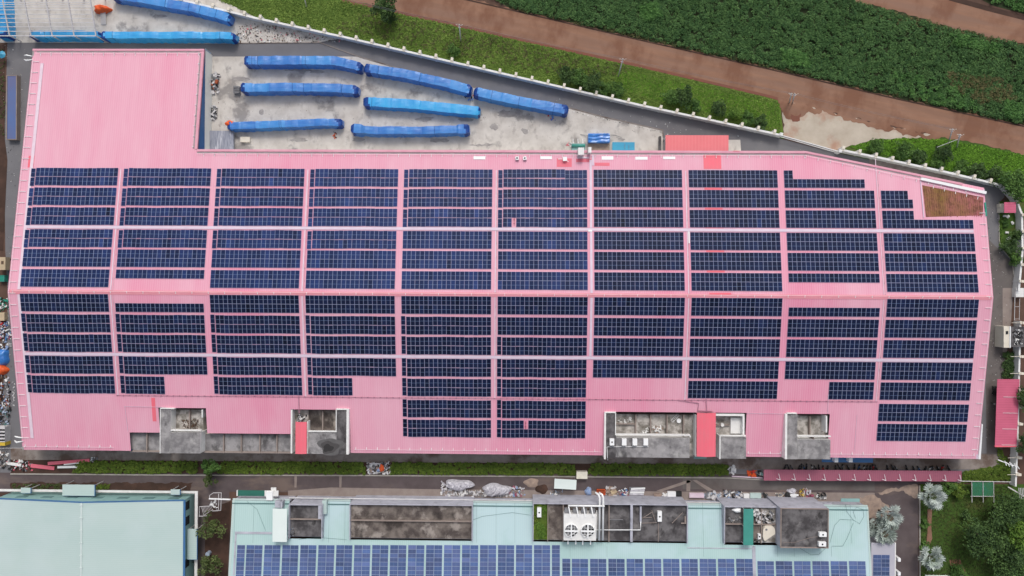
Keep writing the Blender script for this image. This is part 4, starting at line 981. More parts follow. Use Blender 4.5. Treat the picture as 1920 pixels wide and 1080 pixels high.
heap('red_rags', [(664, 168), (674, 170), (673, 182), (664, 181)], 0, .5, ['dark_rose', 'black'], 'dark purple rags at the right end of the second line stack', 'rags', 10)
# crate at the stack end
c = at(443, 168, 1); t = thing('pallet_crate', 'slatted grey wooden crate at the left end of a royal blue stack', 'crate', (c.x, c.y, 0))
for k in range(5): m = MB().box(c.x - .8, c.y - .9 + k * .4, .9, c.x + .8, c.y - .7 + k * .4, .98); m.build('slat', 'steel_grey', t)
MB().box(c.x - .75, c.y - .85, 0, c.x + .75, c.y + .85, .88).build('body', 'slab_dark', t)
# stacked galvanised sheets, box
x = rect(391, 246, 437, 277, 1.2); t = thing('sheet_stack', 'stack of streaky grey metal sheets in the yard corner', 'metal sheets', ((x[0] + x[2]) / 2, (x[1] + x[3]) / 2, 0))
for k in range(6): MB().box(x[0] + rnd.uniform(-.15, .15), x[1] - 1 + rnd.uniform(-.1, .1), .05 + k * .2, x[2] + rnd.uniform(-.15, .15), x[3] + rnd.uniform(-.15, .15), .22 + k * .2).build('sheet', 'galv_sheet', t)
x = rect(451, 257, 468, 266, .8); MB_ = MB().box(x[0], x[1], 0, x[2], x[3], .8); MB_.box(x[0] - .05, x[1] - .05, .8, x[2] + .05, x[3] + .05, .88); tag(MB_.build('storage_box', 'cream'), 'cream storage box beside the stack of grey sheets', 'box')
heap('scrap_pile', [(397, 137), (409, 137), (408, 176), (398, 172)], 0, .9, ['black', 'steel_grey', 'steel_white', 'rust'], 'upper pile of dark metal scrap against the north block wall', 'scrap', 60, (.2, 1.2))
heap('scrap_pile', [(396, 196), (408, 196), (406, 224), (394, 224)], 0, .8, ['black', 'steel_grey', 'steel_white'], 'lower pile of dark metal scrap against the north block wall', 'scrap', 45, (.2, 1.1))
heap('debris', [(470, 42), (560, 56), (660, 78), (600, 80), (440, 80), (445, 50)], .06, .1, ['white_paint', 'salmon', 'brown', 'black', 'slab_dark', 'steel_white', 'concrete_path', 'patch_concrete', 'brown', 'slab_dark', 'kerb'], 'scattered rubbish on the concrete below the white wall', 'rubbish', 480, (.08, .4), kind='stuff')
heap('debris', [(400, 240), (1240, 250), (1060, 215), (900, 190), (650, 215), (400, 180)], .06, .02, ['white_paint', 'black', 'slab_dark', 'brown'], 'tiny bits of litter on the concrete yard', 'rubbish', 160, (.05, .22), kind='stuff')
heap('debris', [(900, 168), (1240, 246), (1243, 251), (1060, 208)], .06, .05, ['white_paint', 'kerb', 'black'], 'pebbles along the kerb of the road by the yard', 'rubbish', 120, (.08, .3), kind='stuff')
heap('debris', [(1250, 255), (1480, 275), (1700, 330), (1400, 258), (1000, 175)], .06, .02, ['white_paint', 'kerb'], 'specks of litter on the north road', 'rubbish', 60, (.08, .25), kind='stuff')
heap('debris', [(0, 85), (50, 85), (40, 400), (20, 800), (12, 500), (10, 260)], .06, .02, ['white_paint', 'kerb', 'black'], 'specks of litter on the lane left of the factory', 'rubbish', 160, (.06, .25), kind='stuff')
heap('debris', [(1850, 370), (1870, 380), (1895, 500), (1885, 640), (1850, 850), (1845, 860), (1862, 560)], .06, .02, ['white_paint', 'kerb', 'black'], 'specks of litter on the lane right of the factory', 'rubbish', 120, (.06, .22), kind='stuff')
# blue trough at the left edge
x = rect(12, 141, 32, 262, 1.2); t = thing('shelter', 'long narrow faded blue shelter roof at the left edge', 'shelter', ((x[0] + x[2]) / 2, (x[1] + x[3]) / 2, 0))
M('faded_blue', (.09, .15, .33), (.13, .13, .24), scale=.3, stretch=(1, .3, 1), rough=.6)
MB().box(x[0] + .25, x[1] + .2, 1.1, x[2] - .25, x[3] - .2, 1.22).build('roof', 'faded_blue', t)
m = MB()
for a in ((x[0], x[1], x[0] + .22, x[3]), (x[2] - .22, x[1], x[2], x[3]), (x[0] + .23, x[1], x[2] - .23, x[1] + .18), (x[0] + .23, x[3] - .18, x[2] - .23, x[3])): m.box(a[0], a[1], 0, a[2], a[3], 1.3)
m.build('frame', 'patch_concrete', t)
c = at(3, 102, 2); t = thing('parasol', 'small pale blue parasol at the left edge', 'parasol', (c.x, c.y, 0))
m = MB(); m.cyl(c.x, c.y, 1.9, .95, .45, 8, r2=.05); m.build('canopy', 'tarp_sky', t); MB().cyl(c.x, c.y, 0, .04, 1.95, 6).build('pole', 'steel_white', t)
# blue-tarped and green machines near the north eave
t = thing('covered_crate', 'royal blue tarp tied over a crate right of the green machine', 'covered crate', at(1123, 258, 0))
x = rect(1103, 250, 1143.5, 267, 1.8); m = MB(); nx = 14
for i in range(nx + 1):
    for j in range(9):
        u = i / nx; v = j / 8; m.v.append((x[0] + (x[2] - x[0]) * u, x[1] + (x[3] - x[1]) * v, 1.75 + .12 * math.sin(v * 16 + math.sin(u * 6)) + rnd.uniform(-.03, .03)))
for i in range(nx):
    for j in range(8): a = i * 9 + j; m.f.append((a, a + 9, a + 10, a + 1)); m.m.append(0)
m.box(x[0] + .05, x[1] + .05, 0, x[2] - .05, x[3] - .05, 1.5); m.build('tarp', 'tarp_royal', t)
m = MB(); m.tube([at(1144, 253, .5), at(1152, 253, .1), at(1166, 258, .05), at(1162, 260, .05), at(1155, 257, .05)], .05); m.tube([at(1088, 252, .1), at(1102, 254, .5)], .05); m.build('rope', 'steel_grey', t)
x = rect(1103, 268, 1143, 282, .3); m = MB().box(x[0], x[1] - 1, 0, x[2], x[3], .3); tag(m.build('dirt_box', 'sand'), 'shallow box of brown dirt below the royal blue tarped crate', 'box')
x = rect(1148, 266.5, 1190, 283, 1.6); t = thing('sky_blue_shed', 'flat sky blue sheet roof beside the royal blue tarped crate', 'shed', ((x[0] + x[2]) / 2, (x[1] + x[3]) / 2, 0))
MB().box(x[0], x[1] - .5, 1.5, x[2], x[3], 1.6).build('roof', 'tarp_sky', t)
for k in (0, 1):
    for j in (0, 1): MB().box(x[0] + .1 + k * (x[2] - x[0] - .3), x[1] + j * (x[3] - x[1] - .3), 0, x[0] + .2 + k * (x[2] - x[0] - .3), x[1] + .1 + j * (x[3] - x[1] - .3), 1.5).build('post', 'steel_grey', t)
m = MB(); m.beam(at(1171.5, 269, 1.62), at(1171.5, 280, 1.62), .08, .05); m.beam(at(1179, 271, 1.62), at(1179, 280, 1.62), .08, .05); m.build('seam', 'steel_grey', t)
c = at(1085, 274, 1); t = thing('green_machine', 'pale green dust collector machine at the eave with white legs', 'machine', (c.x, c.y, 0))
x = rect(1072, 269, 1097, 283, 1.4); MB().box(x[0], x[1], .2, x[2], x[3], 1.4).build('body', 'mint_trim', t)
m = MB(); m.tube([(x[0], x[3] - .6, 1.7), (x[2], x[3] - .6, 1.7)], .35, 10); m.build('drum', 'green_sheet', t, True)
for k in range(3):
    m = MB(); m.beam((x[0] + .4 + k * 1.2, x[3], 1), (x[0] + .4 + k * 1.2, x[3] + 1.4, .1), .1); m.build('leg', 'clean_white', t)
heap('sack', [(1061, 267), (1066, 267), (1066, 273), (1061, 273)], 0, .3, ['salmon'], 'small salmon coloured sack left of the green machine', 'sack', 6, (.3, .6))
heap('bags', [(1067, 264), (1072, 264), (1072, 276), (1067, 274)], 0, .5, ['white_paint', 'cream'], 'pale bags between the salmon sack and the green machine', 'bags', 12, (.2, .5))
# red porch roof
x = rect(1248, 253.5, 1366, 281, 4.2); t = thing('porch', 'wide salmon red porch roof joined to the north eave', 'porch', ((x[0] + x[2]) / 2, (x[1] + x[3]) / 2, 0))
M('porch_red', (.80, .20, .21), (.74, .18, .19), scale=.3, rough=.55, ribs=(.8, (.80, .25, .26), .35))
MB().prism([(x[0], x[1] - 1.2), (x[2], x[1] - 1.2), (x[2], x[3]), (x[0], x[3])], 4.0, 4.2).build('roof', 'porch_red', t)
for k in range(5): MB().box(x[0] + .2 + k * (x[2] - x[0] - .6) / 4, x[3] - .4, 0, x[0] + .4 + k * (x[2] - x[0] - .6) / 4, x[3] - .2, 4).build('post', 'steel_white', t)
m = MB(); m.box(x[0] - .9, x[1] + .5, .0, x[0] - .4, x[3] + .5, .8); tag(m.build('low_wall', 'slab_dark'), 'short dark low wall left of the salmon porch', 'wall')

# ------------------------------------------------------------------ open white steel frame, top left
c = at(90, 30, 0); t = thing('steel_frame', 'white open steel frame of an unroofed shed in the top left corner', 'steel frame', (c.x, c.y, 0))
def fz(py): return 4.0 + (67 - py) * .034
x0 = at(18, 67, 4).x - 7; x1 = at(180, 67, 4).x
for i, py in enumerate((4.5, 8.5, 13, 18.5, 26.7, 34.4, 42.2, 50.4, 58.8, 67.2, -4, -12, -20)):
    p = at(100, py, fz(py)); m = MB(); m.beam((x0, p.y, p.z), (x1, p.y, p.z), .13 if py < 67 else .2, .12); m.build('purlin', 'steel_white', t)
for px in (18, 58, 98, 139, 180):
    a = at(px, 67, 4.0 - .1); e = at(px, -22, fz(-22) - .1); e.x = a.x
    m = MB(); m.beam(a, e, .24, .25); r_ = m.build('rafter', 'steel_white', t)
    m = MB(); m.beam((a.x, a.y, 0), a, .24); m.build('column', 'steel_white', t)
    m = MB(); m.beam((e.x, e.y, 0), e, .24); m.build('column', 'steel_white', t)

# ------------------------------------------------------------------ perimeter wall, pillars, gate
def perimeter(name, P, label, step, ph, h=2.0, off=0, th=.35, arm=0, rail_=False):
    c = at(*P[len(P) // 2], 0); t = thing(name, label, 'wall', (c.x, c.y, 0)); w = MB(); s0 = ph
    for a, b in zip(P[:-1], P[1:]):
        A = at(*a, h); B = at(*b, h); A.z = B.z = h / 2; w.beam(A, B, th, h); 
        w.beam(A + Vector((0, 0, h / 2 + .05)), B + Vector((0, 0, h / 2 + .05)), th + .12, .1)
    w.build('wall_panel', 'white_paint', t)
    for a, b in zip(P[:-1], P[1:]):
        A = at(*a, h); B = at(*b, h); L = (B - A).length; d = (B - A) / L; n = Vector((-d.y, d.x, 0))
        while s0 < L:
            p = A + d * s0; m = MB(); ang = math.atan2(d.y, d.x)
            m.obox(p.x, p.y, 0, .5, .5, h + .35, ang); m.obox(p.x, p.y, h + .35, .62, .62, .14, ang, 1); m.obox(p.x + n.x * .55, p.y + n.y * .55, 0, .5, .55, h + .2, ang); m.obox(p.x + n.x * .5, p.y + n.y * .5, h + .5, .62, .8, .12, ang, 1)
            if arm: m.beam(p + Vector((0, 0, .45)), p + Vector((-arm, 0, .75)), .1, .08, 1)
            m.build('pillar', ['white_paint', 'cream'], t); s0 += step
        s0 -= L
    return t
perimeter('perimeter_wall', [(332, -2), (480, 34), (648, 70), (960, 142), (1200, 197), (1440, 248), (1466, 254)], 'long white perimeter wall with square pillars along the grass verge', 4.05, 1.2, rail_=True)
perimeter('perimeter_wall', [(1577, 281), (1660, 298), (1780, 324), (1884, 349), (1905, 373), (1916, 402), (1917, 470), (1910, 545)], 'white perimeter wall with pillars right of the gate, turning the corner', 4.05, .3, rail_=True, arm=0)
perimeter('perimeter_wall', [(1913, 602), (1911, 680), (1909, 760), (1907, 840), (1904, 912)], 'white fence wall with pillars behind the large rose shelter', 4.1, .4, arm=2.6, th=.3)
c = at(1520, 267, 0); t = thing('sliding_gate', 'long white sliding gate across the factory entrance', 'gate', (c.x, c.y, 0))
A = at(1463, 253, 1.6); B = at(1573, 284, 1.6); n = Vector((.3, 1, 0)).normalized()
m = MB()
for z in (.3, 1.6): m.beam((A.x, A.y, z), (B.x, B.y, z), .14)
m.beam(Vector((A.x, A.y, .1)) + n * .4, Vector((B.x, B.y, .1)) + n * .4, .12); m.build('frame', 'clean_white', t)
m = MB()
for k in range(60): p = A.lerp(B, k / 59); m.beam((p.x, p.y, .3), (p.x, p.y, 1.6), .06)
m.build('bars', 'steel_white', t)
for s in (0, 1): p = A.lerp(B, s); m = MB().obox(p.x, p.y, 0, .7, .7, 2.5, -.25); m.build('gate_pillar', 'white_paint', t)

# ------------------------------------------------------------------ utility poles
def pole(bx, by, tx, ty, z, label, arms=True, dbl=False):
    b = at(bx, by, 0); tp = at(tx, ty, z); t = thing('utility_pole', label, 'utility pole', b, 'utility poles along the dirt road')
    m = MB(); m.tube([tuple(b), tuple(tp)], [.17, .11], 8); m.build('post', 'steel_white', t, True)
    if arms:
        for k in (0, 1): m = MB(); q = b.lerp(tp, .96 - k * .12); m.beam(q + Vector((-.55 + .2 * k, .1, 0)), q + Vector((.55 - .2 * k, -.1, 0)), .09); m.build('crossarm', 'steel_white', t)
        m = MB()
        for s in (-.7, 0, .7): q = b.lerp(tp, .97); m.cyl(q.x + s, q.y, q.z + .05, .07, .3, 6)
        m.build('insulator', 'cream', t)
    return tp
T1 = pole(864, 77, 861, 46, 9, 'utility pole on the verge above the yard, left of centre')
T2 = pole(1159, 144, 1168, 110, 10, 'utility pole among the bushes above the yard, right of centre')
T0 = pole(575, 13, 566, -22, 10, 'utility pole cut by the top edge, on the verge')
T3 = pole(1480, 192, 1484, 175, 7, 'left one of two thin poles on the red entrance apron')
T4 = pole(1486, 192, 1490, 176, 7, 'right one of two thin poles on the red entrance apron')
T5 = pole(1778, 268, 1786, 242, 8, 'left pole of the pair near the right bushes')
T6 = pole(1794, 276, 1800, 252, 8, 'right pole of the pair near the right bushes')
m = MB()
def wire(a, b, sag=.8, r=.022):
    m.tube([tuple(a.lerp(b, k / 8) - Vector((0, 0, sag * 4 * (k / 8) * (1 - k / 8)))) for k in range(9)], r, 4)
for a, b in ((T0, T1), (T1, T2), (T2, T3), (T4, T5)):
    for s in (-.7, .7): wire(a + Vector((s, 0, 0)), b + Vector((s, 0, 0)))
tag(m.build('power_wires', 'steel_grey'), 'thin power wires running between the verge poles', 'wires')
m = MB(); m.beam(at(1757, 276, 4), at(1796, 261, 5), .1); tag(m.build('stay_beam', 'steel_white'), 'slanting white beam crossing the right pair of poles', 'beam')

# ------------------------------------------------------------------ right side: booth, hut, shelter
x = rect(1883, 379, 1905, 399, 3); t = thing('guard_booth', 'small guard booth with a square rose roof by the wall corner', 'booth', ((x[0] + x[2]) / 2, (x[1] + x[3]) / 2, 0))
MB().box(x[0], x[1], 2.85, x[2], x[3], 3.0).build('roof', 'rose', t); MB().box(x[0] + .3, x[1] + .3, 0, x[2] - .3, x[3] - .3, 2.84).build('wall', 'cream', t)
y = rect(1875, 382, 1883, 388, 1.2); MB().box(y[0], y[1], 0, y[2], y[3], 1.2).build('barrier', 'cream', t)
x = rect(1882, 612, 1940, 652, 3.2); t = thing('concrete_hut', 'cream walled hut with a cluttered dark roof at the right edge', 'hut', ((x[0] + x[2]) / 2, (x[1] + x[3]) / 2, 0))
MB().box(x[0], x[1], 0, x[0] + 1.5, x[3], 3.2).build('wall', 'cream', t); MB().box(x[0] + 1.51, x[1] + .15, 0, x[2], x[3] - .15, 2.9).build('roof', 'slab_dark', t)
MB().box(x[0] + 1.3, x[1] - .02, 3.0, x[0] + 1.55, x[3] + .02, 3.4).build('parapet', 'clean_white', t)
c = at(1888, 623, 3.2); MB().box(c.x - .3, c.y - .5, 3.2, c.x + .3, c.y + .3, 3.23).build('vent', 'black', t)
heap('roof_scrap', [(1900, 618), (1918, 618), (1918, 646), (1900, 646)], 2.92, .2, ['steel_grey', 'white_paint', 'black'], 'tangled scrap on the dark roof of the hut', 'scrap', 60, (.15, .7))
m = MB(); m.beam(at(1903, 548, 1.5), at(1902, 600, 1.5), .1); m.beam(at(1912, 560, 1.5), at(1911, 600, 1.5), .08)
for yy in (550, 575, 598): m.beam(at(1903, yy, 0), at(1903, yy, 1.5), .1); m.beam(at(1903, yy, 1.5), at(1912, yy, 1.5), .07)
tag(m.build('pipe_rack', 'steel_white'), 'thin white pipe rack between the wall and the concrete hut', 'rack')
x = rect(1905, 540, 1920, 557, 1.5); tag(MB().box(x[0], x[1], 0, x[2], x[3], 1.5).build('white_tank', 'white_paint'), 'white block at the right edge above the pipe rack', 'tank')
x = rect(1868, 711, 1911, 837, 3); c0 = ((x[0] + x[2]) / 2, (x[1] + x[3]) / 2, 0); t = thing('parking_shelter', 'large rose roofed parking shelter beside the right lane', 'shelter', c0)
m = MB(); A = at(1870, 711, 3); B = at(1912, 711, 3); C_ = at(1906, 837, 3.0); D = at(1865.5, 837, 3.0); m.prism([(A.x, A.y), (B.x, B.y), (C_.x, C_.y), (D.x, D.y)], 2.9, 3.0); m.build('roof', 'rose', t)
m = MB(); m.beam((D.x, D.y, 2.9), (C_.x, C_.y, 2.9), .3, .35); m.build('fascia', 'hot_red', t)
for k in range(5):
    y = A.y - .4 - k * (A.y - D.y - .8) / 4
    MB().box(B.x - .9, y - .1, 0, B.x - .7, y + .1, 2.88).build('post', 'steel_white', t)
    if k: m = MB(); m.beam((B.x - 3.8 - k * .12, y, 3.08), (B.x - .3 - k * .12, y, 3.2), .07); m.build('stay', 'clean_white', t)
heap('bundle', [(1862, 724), (1870, 724), (1870, 742), (1862, 742)], 0, .5, ['black'], 'bulky black bundle at the upper left of the large rose shelter', 'bundle', 24, (.4, 1.0))
# long rose canopy and motorbikes
x = rect(1432, 881, 1803, 902, 2.6); A = at(1432, 880.5, 2.6); B = at(1803, 883, 2.6); C_ = at(1803, 903, 2.3); D = at(1432, 901, 2.3)
t = thing('bike_shelter', 'very long narrow dark rose canopy over parked motorbikes', 'shelter', ((A.x + B.x) / 2, (A.y + D.y) / 2, 0))
M('bike_rose', (.36, .115, .165), (.31, .10, .145), scale=.2, rough=.6, ribs=(.5, (.46, .14, .20), .4))
m = MB(); m.face([A, D, C_, B]); m.face([A - Vector((0, 0, .1)), B - Vector((0, 0, .1)), C_ - Vector((0, 0, .1)), D - Vector((0, 0, .1))])
for p, q in ((A, B), (B, C_), (C_, D), (D, A)): m.face([p, q, q - Vector((0, 0, .1)), p - Vector((0, 0, .1))])
m.build('roof', 'bike_rose', t)
for k in range(13):
    p = at(1463 + k * 28.3, 900 + k * .15, 2.75); q = at(1460 + k * 28.3, 888 + k * .2, 2.95); r_ = at(1456 + k * 28.3, 897.5 + k * .15, 2.75)
    m = MB(); m.beam(p, q, .09); m.beam(p, r_, .11); m.build('bracket', 'clean_white', t)
    MB().box(p.x - .06, p.y - .06, 0, p.x + .06, p.y + .06, 2.7).build('post', 'steel_white', t)
def motorbike_parts():
    P = {}
    m = MB()
    for y in (-.6, .6):
        n = len(m.v); 
        for k in range(14):
            a = k / 14 * 6.2832
            for (rr_, s) in ((.30, -.06), (.30, .06), (.17, .06), (.17, -.06)): m.v.append((s, y + rr_ * math.cos(a), .3 + rr_ * math.sin(a)))
        for k in range(14):
            j = (k + 1) % 14
            for e in range(4): m.f.append((n + k * 4 + e, n + j * 4 + e, n + j * 4 + (e + 1) % 4, n + k * 4 + (e + 1) % 4)); m.m.append(0)
    P['wheels'] = (m, 'black')
    m = MB(); m.tube([(0, -.55, .45), (0, -.2, .62), (0, .25, .6), (0, .55, .8)], [.12, .17, .16, .08], 8); m.box(-.15, -.15, .25, .15, .25, .5); P['body'] = (m, 'BODY')
    m = MB(); m.tube([(0, -.75, .78), (0, -.4, .8), (0, .1, .76)], [.08, .15, .12], 8); P['seat'] = (m, 'black')
    m = MB(); m.tube([(-.36, .38, .98), (0, .52, 1.0), (.36, .38, .98)], .03, 6); m.cyl(0, .6, .82, .09, .14, 8); P['handlebar'] = (m, 'steel_grey')
    out = {}
    for k, (m, mt) in P.items():
        me = bpy.data.meshes.new('motorbike_' + k); me.from_pydata(m.v, [], m.f); out[k] = (me, mt)
    return out
MP = motorbike_parts(); MV = {}
BC = [('black', 'black'), ('steel_grey', 'grey'), ('red_item', 'red'), ('white_paint', 'white'), ('blue_trim', 'blue')]
def bike(p, rot, body, label, group=None):
    t = thing('motorbike', label, 'motorbike', p, group); t.rotation_euler = (0, 0, rot)
    for k, (me, mt) in MP.items():
        key = (k, body if mt == 'BODY' else mt)
        if key not in MV: mm = me.copy(); mm.materials.append(MATS[key[1]]); MV[key] = mm
        o = bpy.data.objects.new(k, MV[key]); o.parent = t; col.objects.link(o)
xs_ = [1470, 1478, 1484, 1496, 1501, 1506, 1511, 1522, 1528, 1534, 1542, 1550, 1566, 1572, 1578, 1590, 1600, 1608, 1613, 1618, 1623, 1630, 1636, 1642, 1662, 1672, 1680, 1698, 1712, 1722, 1733, 1740, 1746, 1757, 1765, 1776]
kc = {}
for i, px in enumerate(xs_):
    body, cn = BC[[0, 0, 1, 0, 0, 4, 0, 3, 0, 0, 2, 0][i % 12]]
    kc[i] = 1
    bike(at(px + rnd.uniform(-1, 1), 877 + rnd.uniform(-2.2, 1.2) + (px - 1470) * .006, 0), rnd.choice([-.5, -.25, 0, .1, .3, .5]) + rnd.uniform(-.1, .1), body, '%s motorbike under the long rose canopy, %s' % (cn, 'left of the blue awning' if px < 1540 else ('in front of the blue awning' if px < 1640 else 'right of the blue awning')), 'motorbikes parked under the long rose canopy')
bike(at(1863, 757, 0), 1.2, 'white_paint', 'white motorbike at the left edge of the large rose shelter')
# blue strip awning
x = rect(1541, 861, 1637, 867, 3.5); t = thing('awning', 'narrow blue awning under the south eave with two white pieces', 'awning', ((x[0] + x[2]) / 2, (x[1] + x[3]) / 2, 0))
MB().box(x[0], x[1], 3.4, x[2], YS - .02, 3.5).build('roof', 'blue_trim', t)
for k in (1568.5, 1595.5): a = at(k, 861, 5); MB().box(a.x - .42, a.y - .75, 3.52, a.x + .42, YS - .05, 5).build('duct', 'clean_white', t)
x = rect(1301, 856.5, 1325, 860.5, 4); tag(MB().box(x[0], x[1], 3.9, x[2], x[3] + .4, 4).build('awning', 'mint_trim'), 'short pale green awning below the wide red canopy', 'awning')

# ------------------------------------------------------------------ left mint building
M('mint_cap', (.60, .67, .65), (.52, .60, .58), scale=.6, rough=.6)
rg = at(153, 943, 8.4); ev = at(343.5, 937, 6.1); hw = ev.x - rg.x; yn = rg.y; ys = yn - 60
LM = thing('mint_building', 'left building with a plain pale mint gable roof and blue eaves', 'building', (rg.x, yn - 30, 0))
m = MB()
for s in (-1, 1):
    xe = rg.x + s * hw; P = [(rg.x, ys, 8.4), (xe, ys, 6.1), (xe, yn, 6.1), (rg.x, yn, 8.4)]
    if s > 0: P = P
    m.face(P if s > 0 else P[::-1])
    m.face([(p[0], p[1], p[2] - .12) for p in (P[::-1] if s > 0 else P)])
m.build('roof', 'mint_pale', LM)
m = MB(); m.beam((rg.x, ys, 8.45), (rg.x, yn, 8.45), .36, .12)
for k in range(20): m.obox(rg.x, yn - .5 - k * 3, 8.5, .8, .18, .1)
m.build('ridge_cap', 'mint_cap', LM)
m = MB()
for s in (-1, 1): m.beam((rg.x, yn + .12, 8.25), (rg.x + s * hw, yn + .12, 5.95), .22, .45)
m.build('barge_board', 'blue_trim', LM)
m = MB(); m.box(rg.x + hw + .02, ys, 5.75, rg.x + hw + .45, yn + .2, 6.05); m.build('gutter', 'blue_trim', LM)
m = MB(); X0, X1 = rg.x - hw + .3, rg.x + hw - .2
m.prism([(X0, yn - .1), (X1, yn - .1), (X1, yn - .35), (X0, yn - .35)], 0, 5.9, 0); m.face([(X0, yn - .1, 5.9), (rg.x, yn - .1, 8.2), (X1, yn - .1, 5.9)][::-1], 0)
m.box(X1 - .2, ys, 0, X1, yn - .36, 5.8, 0); m.build('wall', 'mint_trim', LM)
for k in range(7):
    xx = X0 + 4 + k * 6.3; MB().box(xx, yn - .11, 3.2, xx + 2.6, yn - .04, 4.6).build('window', 'mint_dark', LM)
for py in (945, 973, 1052):
    c = at(353, py, 3); w_ = MB().box(X1 + .0, c.y - 1.2, 2.6, X1 + .06, c.y + .9, 4.6).build('window', 'glass_dark', LM)
m = MB(); m.box(X1 - 50, yn + .75, 2.3, X1 + 2.0, yn + 1.3, 2.5); m.box(X1 + 1.3, ys, 2.3, X1 + 2.0, yn + .74, 2.5); m.build('ledge', 'white_paint', LM)
m = MB()
for k in range(16): yy = at(0, 1020 + k * 2.2, 3).y; m.box(X1 + .4, yy - .06, 2.0, X1 + 1.2, yy + .06, 2.1)
m.build('grille', 'black', LM)
def canopy_box(r, z, mat, label, parent=None):
    x = rect(*r, z); t = thing('entrance_canopy', label, 'canopy', ((x[0] + x[2]) / 2, (x[1] + x[3]) / 2, 0))
    MB().box(x[0], x[1], z - .25, x[2], x[3], z).build('roof', mat, t)
    m = MB(); m.box(x[0] + .03, x[1] - .08, z - .32, x[2] + .1, x[1], z - .02); m.box(x[2], x[1], z - .32, x[2] + .1, x[3], z - .02); m.build('fascia', 'blue_trim', t)
    for xx in (x[0] + .15, x[2] - .2): MB().box(xx, x[3] - .25, 0, xx + .12, x[3] - .1, z - .26).build('post', 'steel_white', t)
canopy_box((39, 915, 57, 924.5), 3.6, 'mint_pale', 'small mint canopy near the left end of the left mint building')
canopy_box((117, 909, 177, 929.5), 4.0, 'mint_pale', 'wide mint canopy in the middle of the left mint building')
canopy_box((320, 918, 337, 927.5), 3.6, 'mint_pale', 'small mint canopy near the right corner of the left mint building')
canopy_box((351, 992, 369, 1049), 4.0, 'mint_pale', 'tall mint canopy on the right side of the left mint building')

# ------------------------------------------------------------------ right mint building
e0 = at(436, 938, 4.6); yN = e0.y; XL2 = e0.x
XR2 = at(1628, 950, 4.7).x; MS = .118; yRid = yN - 46
def mz(y): return 4.6 + MS * (yN - y)
def onm(px, py, dz=0):
    z = 5.6
    for _ in range(30): q = at(px, py, z); z = mz(q.y) + dz
    return Vector((q.x, q.y, z))
RMn = thing('mint_building', 'right building with a mint ribbed roof, flat terraces and solar panels', 'building', ((XL2 + XR2) / 2, yN - 20, 0))
TC = []   # terrace cut-outs at the north eave: px x0,x1, y bottom
for x0, x1, y in ((540, 604, 1010), (655, 886, 1013), (999, 1288, 1017), (1358, 1462, 1022), (1462, 1554, 1022)):
    TC.append((onm(x0, y).x, onm(x1, y).x, onm((x0 + x1) / 2, y).y))
m = MB(); yc = min(t[2] for t in TC) - .2
def mq(P): m.face([(p[0], p[1], mz(p[1])) for p in P])
mq([(XL2, yRid), (XR2, yRid), (XR2, yc), (XL2, yc)]); xs = XL2
for a, b, y in TC:
    if a > xs + .02: mq([(xs, yc), (a, yc), (a, yN), (xs, yN)])
    mq([(a, yc), (b, yc), (b, y), (a, y)]); xs = b
mq([(xs, yc), (XR2, yc), (XR2, yN), (xs, yN)])
m.face([(XL2, yRid, mz(yRid)), (XL2, yRid - 46, 4.6), (XR2, yRid - 46, 4.6), (XR2, yRid, mz(yRid))])
m.build('roof', 'mint', RMn)
m = MB()
for x in (XL2 + .15, XR2 - .15): m.prism([(x - .1, yRid), (x + .1, yRid), (x + .1, yN - .1), (x - .1, yN - .1)], 0, lambda p: mz(p[1]) - .05)
xs = XL2 + .1
for a, b, y in TC + [(XR2 - .1, XR2, 0)]:
    if a > xs + .3: m.box(xs, yN - .35, 0, a, yN - .15, 4.5)
    xs = b
m.build('wall', 'lavender_wall', RMn)
m = MB(); xs = XL2
for a, b, y in TC[:4] + [(XR2, XR2, 0)]:
    if a > xs + .3: m.box(xs, yN + .02, 4.2, a - .05, yN + .4, 4.5); m.box(xs, yN - .8, mz(yN - .8) , a - .05, yN - .55, mz(yN - .8) + .12, 1)
    xs = b
m.build('gutter', ['mint_pale', 'mint_dark'], RMn)
m = MB(); m.prism([(XL2 - .02, yRid), (XL2 + .5, yRid), (XL2 + .5, yN), (XL2 - .02, yN)], 4.2, lambda p: mz(p[1]) + .08); m.prism([(XR2 - .4, yRid), (XR2 + .02, yRid), (XR2 + .02, yN), (XR2 - .4, yN)], 4.2, lambda p: mz(p[1]) + .08); m.build('verge_trim', 'mint_pale', RMn)
def mslab(r, dz0, dz1, mat, name, par=RMn):
    a = onm(r[0], (r[1] + r[3]) / 2); b = onm(r[2], (r[1] + r[3]) / 2); c = onm((r[0] + r[2]) / 2, r[1]); d = onm((r[0] + r[2]) / 2, r[3]); m = MB()
    m.prism([(a.x, d.y), (b.x, d.y), (b.x, c.y), (a.x, c.y)], 4, lambda p: mz(p[1]) + dz1); return m.build(name, mat, par)
mslab((441, 997, 510, 1001), 0, .12, 'lavender_wall', 'walkway'); mslab((439, 1001.3, 442, 1078), 0, .12, 'lavender_wall', 'walkway')
mslab((1288, 1027, 1411, 1028.5), 0, .08, 'lavender_wall', 'walkway'); mslab((1411, 1024, 1417, 1090), 0, .12, 'lavender_wall', 'walkway')
rs2 = random.Random(5); m = MB()
for k in range(34):   # dark overlap seams in the sheets
    px = 440 + k * 35 + rs2.uniform(-3, 3); y1 = rs2.choice([1019, 1044]) if px > 1052 else 1018; y0 = 1000 if k % 2 else 1016
    hit = any(a - 2 < px < b + 2 for a, b in ((505, 610), (650, 890), (995, 1292), (1354, 1558))); y0 = 1024 if hit else 942
    if y1 > y0 + 3: MB().beam(onm(px, y0, .02), onm(px + (px - 960) * .0006 * (y1 - y0) / 10, y1, .02), .035, .02).build('sheet_seam', 'mint_dark', RMn)
m = MB()
for P in (((1505, 935), (1500, 1010)), ((1472, 955), (1480, 950))): pass
